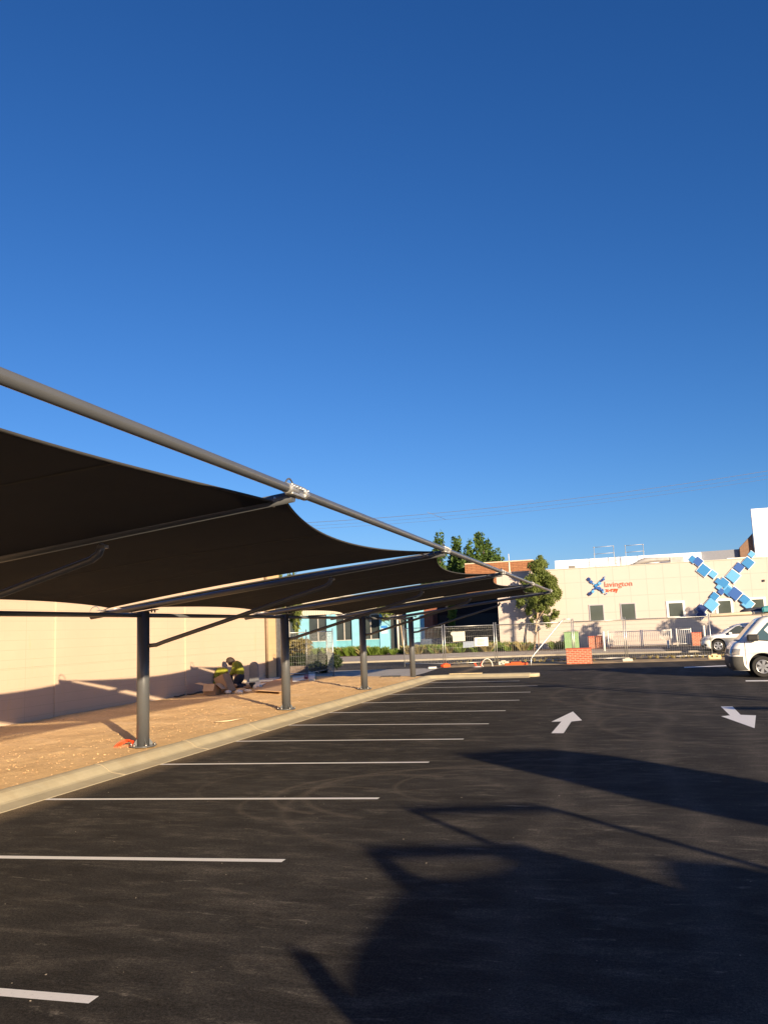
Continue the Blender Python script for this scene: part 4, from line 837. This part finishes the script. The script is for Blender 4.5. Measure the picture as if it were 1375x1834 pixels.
# ================================================================ PEOPLE AND PACKAGING BY THE WALL
def skin(name,pts,edges,mat,root,sub=2,loc=(0,0,0)):
    me=bpy.data.meshes.new(name); me.from_pydata([p[:3] for p in pts],edges,[]); o=bpy.data.objects.new(name,me); COL.objects.link(o); o.parent=root
    sk=o.modifiers.new('skin','SKIN'); sk.use_smooth_shade=True
    for i,p in enumerate(pts):
        r=p[3] if isinstance(p[3],tuple) else (p[3],p[3]); me.skin_vertices[0].data[i].radius=r
    me.skin_vertices[0].data[0].use_root=True
    ss=o.modifiers.new('sub','SUBSURF'); ss.levels=sub; ss.render_levels=sub; me.materials.append(mat); return o
SKIN=M('skin',(.30,.16,.10),.6,0,.05); HIVIS=M('hivis_yellow',srgb(134,136,36),.75,0,.12,6,.3,25,bdist=.02); NAVY=M('navy_cloth',(.014,.018,.035),.85,0,.2,8,.4,30,bdist=.02); HAIR=M('dark_hair',(.035,.022,.016),.7,0,.3,30,.6,80,bdist=.01); BOOT=M('tan_boot',(.34,.21,.12),.8,0,.2,12)
def hand(root,wrist,dirv,palmn,mat=SKIN):
    d=Vector(dirv).normalized(); n=Vector(palmn).normalized(); s=d.cross(n).normalized(); w=Vector(wrist)
    pts=[(*w,.024),(*(w+d*.05),.034),(*(w+d*.085),.030)]; ed=[(0,1),(1,2)]
    for k,l in enumerate((.070,.080,.074,.058)):
        b=w+d*.085+s*(.030-.020*k); i=len(pts); pts+=[(*b,.010),(*(b+d*l*.5+n*.012),.009),(*(b+d*l*.85+n*.040),.007)]; ed+=[(2,i),(i,i+1),(i+1,i+2)]
    i=len(pts); b=w+d*.03+s*.035; pts+=[(*b,.012),(*(b+s*.03+d*.03+n*.01),.010),(*(b+s*.035+d*.06+n*.03),.008)]; ed+=[(1,i),(i,i+1),(i+1,i+2)]
    return pts,ed
def head(root,c,fwd,up,hairmat=HAIR):
    """face built from one smooth shape: skull, nose, chin, brow; hair cap is a child"""
    f=Vector(fwd).normalized(); u=Vector(up); u=(u-f*u.dot(f)).normalized(); s=f.cross(u); c=Vector(c)
    bm=bmesh.new(); bmesh.ops.create_uvsphere(bm,u_segments=28,v_segments=20,radius=1); 
    for v in bm.verts:
        x,y,z=v.co; k=1-.18*max(0,-z)**1.2; X=x*.076*k; Yv=y*.098*(1-.10*max(0,-z)); Z=z*.118
        if y>0:
            Yv*=.93+.07*(1-abs(z)); 
            nz=math.exp(-((x/.16)**2+((z+.12)/.22)**2)); Yv+=.028*nz
            Yv-=.010*math.exp(-(((abs(x)-.38)/.18)**2+((z-.08)/.12)**2)); Yv+=.008*math.exp(-((x/.4)**2+((z+.88)/.2)**2)); Yv+=.006*math.exp(-((x/.3)**2+((z+.52)/.07)**2))
        v.co=c+s*X+f*Yv+u*Z
    me=bpy.data.meshes.new('head'); 
    for fc in bm.faces: fc.smooth=True
    bm.to_mesh(me); bm.free(); me.materials.append(SKIN); o=bpy.data.objects.new('head',me); COL.objects.link(o); o.parent=root
    h=bmesh.new(); bmesh.ops.create_uvsphere(h,u_segments=30,v_segments=22,radius=1); dl=[]
    for v in h.verts:
        x,y,z=v.co; 
        if (y>.55 and z<.42) or (y>-.1 and z<-.35 ) or z<-.72: dl.append(v)
        k=1.42+.12*random.random(); v.co=c+s*x*.080*k+f*(y*.102*k-.006)+u*(z*.120*k+.01)
    bmesh.ops.delete(h,geom=dl,context='VERTS')
    for fc in h.faces: fc.smooth=True
    me2=bpy.data.meshes.new('hair'); h.to_mesh(me2); h.free(); me2.materials.append(hairmat); q=bpy.data.objects.new('hair',me2); COL.objects.link(q); q.parent=o
    for sg in (-1,1):
        e=MB(); e.ball((0,0,0),.03,2,(.35,.6,1.0)); 
        for v in e.bm.verts: v.co=c+s*(sg*.080+v.co.x)+f*(v.co.y-.005)+u*v.co.z
        me3=bpy.data.meshes.new('ear'); e.bm.to_mesh(me3); e.bm.free(); me3.materials.append(SKIN); r=bpy.data.objects.new('ear',me3); COL.objects.link(r); r.parent=o
P1o=(-12.50,25.25,dirt_z(-12.50,25.25)); pr=thing('person','person kneeling upright by the boxes in a yellow work shirt and navy trousers, head bowed','person',P1o)
def person_kneel(pr):
    # kneels upright facing -X, spine rounded forward; local coordinates
    body=[(.06,0,.46,(.14,.15)),(.07,0,.58,(.12,.14)),(.04,0,.72,(.12,.16)),(-.03,0,.83,(.10,.14)),(-.10,0,.885,.055),(-.14,0,.90,.05)]
    E=[(0,1),(1,2),(2,3),(3,4),(4,5)]; pts=list(body)
    for sg in (-1,1):
        i=len(pts); pts+=[(-.03,sg*.17,.80,.062),(-.06,sg*.21,.58,.046),(-.26,sg*.14,.42,.036),(-.34,sg*.10,.37,.026)]; E+=[(3,i),(i,i+1),(i+1,i+2),(i+2,i+3)]
        hp,he=hand(pr,(-.34,sg*.10,.37),(-.75,-sg*.1,-.55),(0,-sg*.3,-1)); j=len(pts); mp={0:i+3}; mp.update({k:j+k-1 for k in range(1,len(hp))}); pts+=hp[1:]; E+=[(mp[a],mp[b]) for a,b in he]
        i=len(pts); pts+=[(.05,sg*.10,.40,.105),(-.07,sg*.12,.09,.072),(.16,sg*.12,.07,.055),(.32,sg*.12,.06,.042),(.37,sg*.12,.0,.032)]; E+=[(0,i),(i,i+1),(i+1,i+2),(i+2,i+3),(i+3,i+4)]
    skin('body',pts,E,SKIN,pr)
    sh=[(.07,0,.45,(.17,.185)),(.07,0,.50,(.17,.185)),(.075,0,.60,(.165,.18)),(.045,0,.72,(.165,.19)),(-.03,0,.835,(.125,.16)),(-.07,0,.875,.08)]; Es=[(0,1),(1,2),(2,3),(3,4),(4,5)]
    for sg in (-1,1):
        i=len(sh); sh+=[(-.03,sg*.175,.805,.088),(-.07,sg*.215,.59,.070),(-.20,sg*.17,.47,.056)]; Es+=[(4,i),(i,i+1),(i+1,i+2)]
    skin('shirt',sh,Es,HIVIS,pr)
    tr=[(.07,0,.56,(.175,.19)),(.08,0,.40,(.20,.205))]; Et=[(0,1)]
    for sg in (-1,1):
        i=len(tr); tr+=[(.06,sg*.10,.30,.15),(-.03,sg*.12,.12,.115),(.14,sg*.12,.09,.085),(.28,sg*.12,.075,.066)]; Et+=[(1,i),(i,i+1),(i+1,i+2),(i+2,i+3)]
    skin('trousers',tr,Et,NAVY,pr)
    for sg in (-1,1): 
        b=MB(); b.ball((.40,sg*.12,.06),.07,2,(1.6,.75,.85)); b.build('boot',BOOT,None).parent=pr
    head(pr,(-.215,0,.865),(-.72,0,-.69),(-.69,0,.72))
person_kneel(pr); pr.rotation_euler=(0,0,.15)
P2o=(-13.0,25.1,dirt_z(-13,25.1)); p2=thing('person','second person in a yellow shirt bent low behind the cardboard box, face hidden','person',P2o)
def person_bent(pr):
    pts=[(.28,0,.34,(.13,.14)),(.12,0,.45,(.12,.15)),(-.05,0,.45,(.12,.16)),(-.15,0,.38,(.08,.12)),(-.21,0,.32,.05),(-.25,0,.29,.05)]; E=[(0,1),(1,2),(2,3),(3,4),(4,5)]
    for sg in (-1,1):
        i=len(pts); pts+=[(-.12,sg*.17,.38,.058),(-.10,sg*.22,.20,.045),(-.28,sg*.14,.08,.034),(-.36,sg*.10,.06,.026)]; E+=[(3,i),(i,i+1),(i+1,i+2),(i+2,i+3)]
        hp,he=hand(pr,(-.36,sg*.10,.06),(-1,0,-.15),(0,0,-1)); j=len(pts); mp={0:i+3}; mp.update({k:j+k-1 for k in range(1,len(hp))}); pts+=hp[1:]; E+=[(mp[a],mp[b]) for a,b in he]
        i=len(pts); pts+=[(.26,sg*.10,.28,.09),(.02,sg*.14,.09,.06),(.30,sg*.13,.06,.048),(.44,sg*.13,.05,.04)]; E+=[(0,i),(i,i+1),(i+1,i+2),(i+2,i+3)]
    skin('body',pts,E,SKIN,pr)
    sh=[(.20,0,.44,(.155,.17)),(.10,0,.49,(.15,.175)),(-.05,0,.48,(.15,.19)),(-.15,0,.40,(.10,.14)),(-.18,0,.36,.07)]; Es=[(0,1),(1,2),(2,3),(3,4)]
    for sg in (-1,1): i=len(sh); sh+=[(-.12,sg*.175,.39,.078),(-.10,sg*.22,.22,.06),(-.20,sg*.18,.14,.05)]; Es+=[(3,i),(i,i+1),(i+1,i+2)]
    skin('shirt',sh,Es,HIVIS,pr)
    tr=[(.20,0,.42,(.16,.18)),(.31,0,.30,(.175,.185))]; Et=[(0,1)]
    for sg in (-1,1): i=len(tr); tr+=[(.27,sg*.10,.25,.11),(.02,sg*.14,.10,.08),(.28,sg*.13,.08,.07),(.40,sg*.13,.06,.055)]; Et+=[(1,i),(i,i+1),(i+1,i+2),(i+2,i+3)]
    skin('trousers',tr,Et,NAVY,pr)
    for sg in (-1,1): b=MB(); b.ball((.50,sg*.13,.06),.07,2,(1.6,.75,.85)); b.build('boot',BOOT,None).parent=pr
    head(pr,(-.33,0,.29),(-.55,0,-.83),(-.83,0,.55))
person_bent(p2); p2.rotation_euler=(0,0,.1); p2.location.z+=.06
CARD=M('cardboard',(.42,.27,.155),.9,0,.12,4,.2,30); CARDL=M('cardboard_light',(.55,.38,.23),.9,0,.12,4)
def zz(x,y): return dirt_z(x,y)
def openbox(x,y,w,d,h,rz_,label,tilt=0,flaps=True,mat=CARD):
    z=zz(x,y); t=thing('cardboard_box',label,'box',(x,y,z),'cardboard boxes beside the workers'); R=Matrix.Rotation(rz_,3,'Z')@Matrix.Rotation(tilt,3,'Y'); O=Vector((x,y,z)); th=.008
    def bx(mb,c,dm,rot=None): mb.box(O+R@Vector(c),dm,rot=R@(rot or Matrix.Identity(3)))
    mb=MB(); bx(mb,(0,0,.01),(w,d,th)); bx(mb,(-w/2,0,h/2),(th,d,h)); bx(mb,(w/2,0,h/2),(th,d,h)); bx(mb,(0,-d/2,h/2),(w-.02,th,h)); bx(mb,(0,d/2,h/2),(w-.02,th,h)); mb.build('carton',mat,t)
    if flaps:
        for (c,dm,a,ax) in (((-w/2-.14,0,h+.02),(.30,d*.95,th),.25,'Y'),((w/2+.10,0,h-.06),(.26,d*.9,th),.7,'Y'),((0,-d/2-.06,h-.08),(w*.9,th,.24),-.5,'X')):
            m=MB(); bx(m,c,dm,Matrix.Rotation(a,3,ax)); m.build('flap',CARDL,t)
a=G(377,1246,.22); openbox(a.x,a.y+.1,.38,.4,.32,.1,'small open cardboard box with a flap out, left of the leaning box')
a=G(402,1243,.24); openbox(a.x,a.y+.25,.34,.40,.58,-.1,'tall cardboard box tipped over towards the crouching worker',-.42,False)
# flat cardboard, sheets, plastic
def slab(name,px,z,th,mat,label,cat,tilt=None,group=None):
    P=[G(*p,z) for p in px]
    if tilt: 
        for q,dz in zip(P,tilt): q.z+=dz
    return tag(MB().prism(P,(0,0,th)).build(name,mat,org=P[0]),label,cat,group)
slab('cardboard_sheet',[(455,1240),(505,1240),(512,1228),(468,1228)],.26,.02,CARD,'flattened cardboard carton lying on the dirt left of the middle post','cardboard',(0.05,.0,.12,.10))
slab('cardboard_sheet',[(470,1233),(500,1226),(508,1219),(484,1226)],.29,.02,M('cardboard_orange',(.55,.30,.16),.9,0,.15,4),'orange brown cardboard sheet curling under the white plastic sheeting','cardboard',(.02,.03,.10,.08))
PLS=M('plastic_sheet',(.70,.70,.68),.3,0,.1,6,.5,12,bdist=.04)
slab('plastic_sheeting',[(437,1226),(464,1234),(478,1227),(501,1216),(455,1216),(437,1218)],.29,.05,PLS,'crumpled white plastic sheeting spread beside the rounded grey panel','plastic sheeting',(.0,.05,.03,.02,.06,.02))
slab('plastic_sheeting',[(524,1223),(553,1219),(553,1213),(524,1215)],.24,.06,PLS,'white wrapped length lying right of the middle post','plastic sheeting')
slab('packing_carton',[(553,1223),(564,1222),(564,1212.5),(553,1213)],.2,.14,M('carton_white',(.76,.73,.66),.7,0,.06),'short white carton at the end of the wrapped length','carton')
slab('red_label_roll',[(544.5,1219),(552,1218.4),(552,1213),(544.5,1214)],.25,.12,M('maroon_label',(.22,.05,.06),.6,0,.1),'maroon topped roll between the white wrapped length and carton','roll')
slab('plywood_strip',[(566,1219),(590,1219),(585,1216),(570,1216)],.13,.03,CARDL,'thin pale timber strips lying on the dirt beyond the carton','timber strip')
WB=M('plastic_bag',(.80,.78,.74),.35,0,.08,10,.6,20,bdist=.05)
def bag(px,py,z,r,sc,label,mat=WB):
    c=G(px,py,z); tag(MB().ball((c.x,c.y,c.z),r,3,sc,.35).build('plastic_bag',mat,org=(c.x,c.y,c.z-.05)),label,'plastic bag','plastic bags and wrapping by the workers')
bag(408,1239.5,.30,.075,(1.5,1,.7),'small white bag in front of the leaning cardboard box'); bag(428,1239.5,.30,.085,(1.4,1,.8),'white bag with a tan top beside the kneeling worker')
bag(461,1231,.33,.11,(1.3,1,1.0),'bunched white plastic bag at the left end of the sheeting'); bag(444,1237,.30,.07,(1.8,1,.5),'crumpled clear wrapping right of the tan topped bag')
bag(433,1236,.31,.10,(1.8,1,.6),'tan paper bundle lying behind the white bag',M('tan_paper',(.66,.45,.26),.8,0,.1))
mb=MB(); a=G(452,1232,.27); mb.box((a.x,a.y,a.z+.09),(.18,.2,.17),.2,bev=.02); tag(mb.build('tool_case',BLACK,org=a),'small black tool case in front of the rounded grey panel','case')
mb=MB(); a=G(452,1226,.28); 
w_=.165; pts=[(a.x-w_,a.y+.1,a.z-.02)]+[(a.x-w_*math.cos(t),a.y+.1,a.z+.58+.2*math.sin(t)) for t in np.linspace(0,math.pi,14)]+[(a.x+w_,a.y+.1,a.z-.02)]
mb.prism(pts,(0,.10,0)); tag(mb.build('upright_panel',M('mid_grey_plastic',(.16,.165,.18),.6,0,.1),org=a),'grey upright panel with a rounded top standing against the cream wall','panel')
for q in range(7):
    a=G(325+q*9+random.random()*4,1252-q*1.2,.24); 
mb=MB(); pts=[G(312+i*7,1249-i*1.1+1.2*math.sin(i*1.7),.25)+Vector((0,0,.02)) for i in range(9)]; mb.tube(pts,.018,6); tag(mb.build('cable',M('black_cable',(.03,.03,.03),.6,0,.1),org=pts[0]),'dark cable trailing over the dirt at the foot of the wall','cable')
mb=MB(); a=G(385,1294,.17);b2=G(410,1293,.17);c2=G(436,1288,.17); mb.tube([a+Vector((0,0,.01)),b2+Vector((0,0,.02)),c2+Vector((0,0,.015))],.010,5); tag(mb.build('stick',M('pale_stick',(.70,.58,.38),.8,0,.1),org=a),'thin pale stick lying on the dirt between the two nearest posts','stick')
# ================================================================ POWER LINES
pw=thing('power_line','high power lines sagging across the sky beyond the street with a thin spreader','power lines',(10.2,44,0))
CB=M('line_wire',(.20,.20,.21),.5,.3,0); mb=MB()
for k,(dy,dz) in enumerate(((-.45,.0),(-.15,.12),(.25,.0),(.6,-.12))):
    pts=[]
    for x in np.linspace(-45,10.2,40):
        pts.append((x,44+dy*2,8.10+dz*.8+.0022*(x+12)**2))
    c=MB().tube(pts,.0055,4).build('wire',CB,pw)
MB().tube([(-9.95,43.1,8.22),(-9.4,45.2,8.02)],.009,5).build('spreader',CB,pw)
pp=thing('power_pole','timber power pole with two crossarms, out of the picture to the right','power pole',(10.2,44,0))
MB().tube([(10.2,44,0),(10.2,44,9.7)],[.17,.12],12).build('pole',BARK,pp)
for z,l in ((9.15,1.3),(8.1,.9)): MB().box((10.2,44.12,z),(.12,2*l,.12)).build('crossarm',BARK,pp)
# ================================================================ ADDED SHADOW CASTERS BEHIND THE CAMERA (shaped to drop the car park shadows)
def lift(px,py,y=-6.):
    g=G(px,py); t=(g.y-y)/.738; return (g.x+.675*t,g.z+math.tan(SUN_EL)*t*1.0)
yb=-1.; RB=M('rear_render',(.45,.42,.38),.8,0,.1); RS=M('rear_steel',(.3,.3,.3),.5,.3,.05)
def LP3(px,py,y=yb): x,z=lift(px,py,y); return (x,y,z)
rb=thing('rear_caster','unseen wall silhouette added behind the camera to cast the foreground shadow','building',(12,yb,0))  # unseen; its outline is shaped from the shadow on the near asphalt
a=LP3(940,1516);b2=LP3(1310,1622); c2=LP3(670,1725); d2=LP3(745,1834)
main=[(d2[0]+.1,yb,-.1),d2,LP3(702,1775),c2,LP3(664,1690),LP3(676,1645),LP3(708,1600),LP3(738,1568),LP3(800,1572),LP3(880,1560),LP3(925,1530),a,LP3(1040,1540),LP3(1160,1574),b2,LP3(1250,1602),LP3(1215,1572),LP3(1180,1537),LP3(1290,1545),LP3(1375,1563),(b2[0]+3.5,yb,LP3(1375,1563)[2]-.15),(b2[0]+20,yb,b2[2]),(b2[0]+20,yb,-.1)]
MB().prism(main,(0,-.5,0)).build('wall',RB,rb)
def bar(P,Q,t,par,nm='bar'): MB().tube([P,Q],t/2,8).build(nm,RS,par)
MB().prism([LP3(655,1514),LP3(800,1511),LP3(945,1510),LP3(945,1530),LP3(800,1532),LP3(690,1536)],(0,-.12,0)).build('caster_fin',RS,rb)  # pieces added only for the pointed tip of the shadow
MB().prism([LP3(655,1516),LP3(690,1528),LP3(745,1572),LP3(715,1580)],(0,-.12,0)).build('caster_edge',RS,rb)
fr=thing('caster_portal','unseen portal of thin bars added behind the camera to cast line shadows','portal',(LP3(980,1447)[0],yb+.1,0))  # unseen bars, added to throw the thin shadow lines
y2=yb+.1
bar(LP3(735,1452,y2),LP3(980,1447,y2),.12,fr); q=LP3(980,1447,y2); bar(q,(q[0]+.05,y2,0),.10,fr,'post'); bar(LP3(735,1452,y2),LP3(900,1520,y2),.09,fr)
tw=thing('caster_slab','unseen upright slab added behind the camera to cast the far shadow','tower',(8.5,yb,0))  # unseen slab, added to throw the large far shadow
e=LP3(985,1342,yb-.2); MB().prism([LP3(820,1348,yb-.2),LP3(900,1343,yb-.2),e,LP3(1100,1354,yb-.2),(e[0]+.25,yb-.2,1.0),(e[0]-.9,yb-.2,1.0),LP3(1150,1425,yb-.2),LP3(985,1385,yb-.2)],(0,-.3,0)).build('panel',RB,tw)
bar((e[0]-.4,yb-.3,0),(e[0]-.4,yb-.3,1.1),.2,tw,'post')
tag(MB().tube([(LP3(590,1772)[0],yb,0),LP3(590,1772),LP3(545,1712)],.07,10).build('caster_post',RS,org=(LP3(590,1772)[0],yb,0)),'unseen bent post added behind the camera for its slanting shadow','light post')  # unseen post, added to throw the slanting shadow low in the frame
# unseen poles right of the frame; the short one is added for its shadow
for i,(x,y,h) in enumerate(((9.4,15.0,4.6),(11.8,9.6,3.1),(6.4,17.6,3.0))):
    t=thing('unseen_pole',['tall car park light pole right of the frame','car park light pole with a flat lamp, nearest the camera','short unseen pylon added right of the frame for its broad shadow'][i],'light pole',(x,y,0),'car park light poles')
    MB().tube([(x,y,0),(x,y,h)],.07 if i!=2 else .10,10).build('pole',RS,t); MB().box((x-.25,y,h),(.9,.3,.12)).build('lamp_head',RS,t)
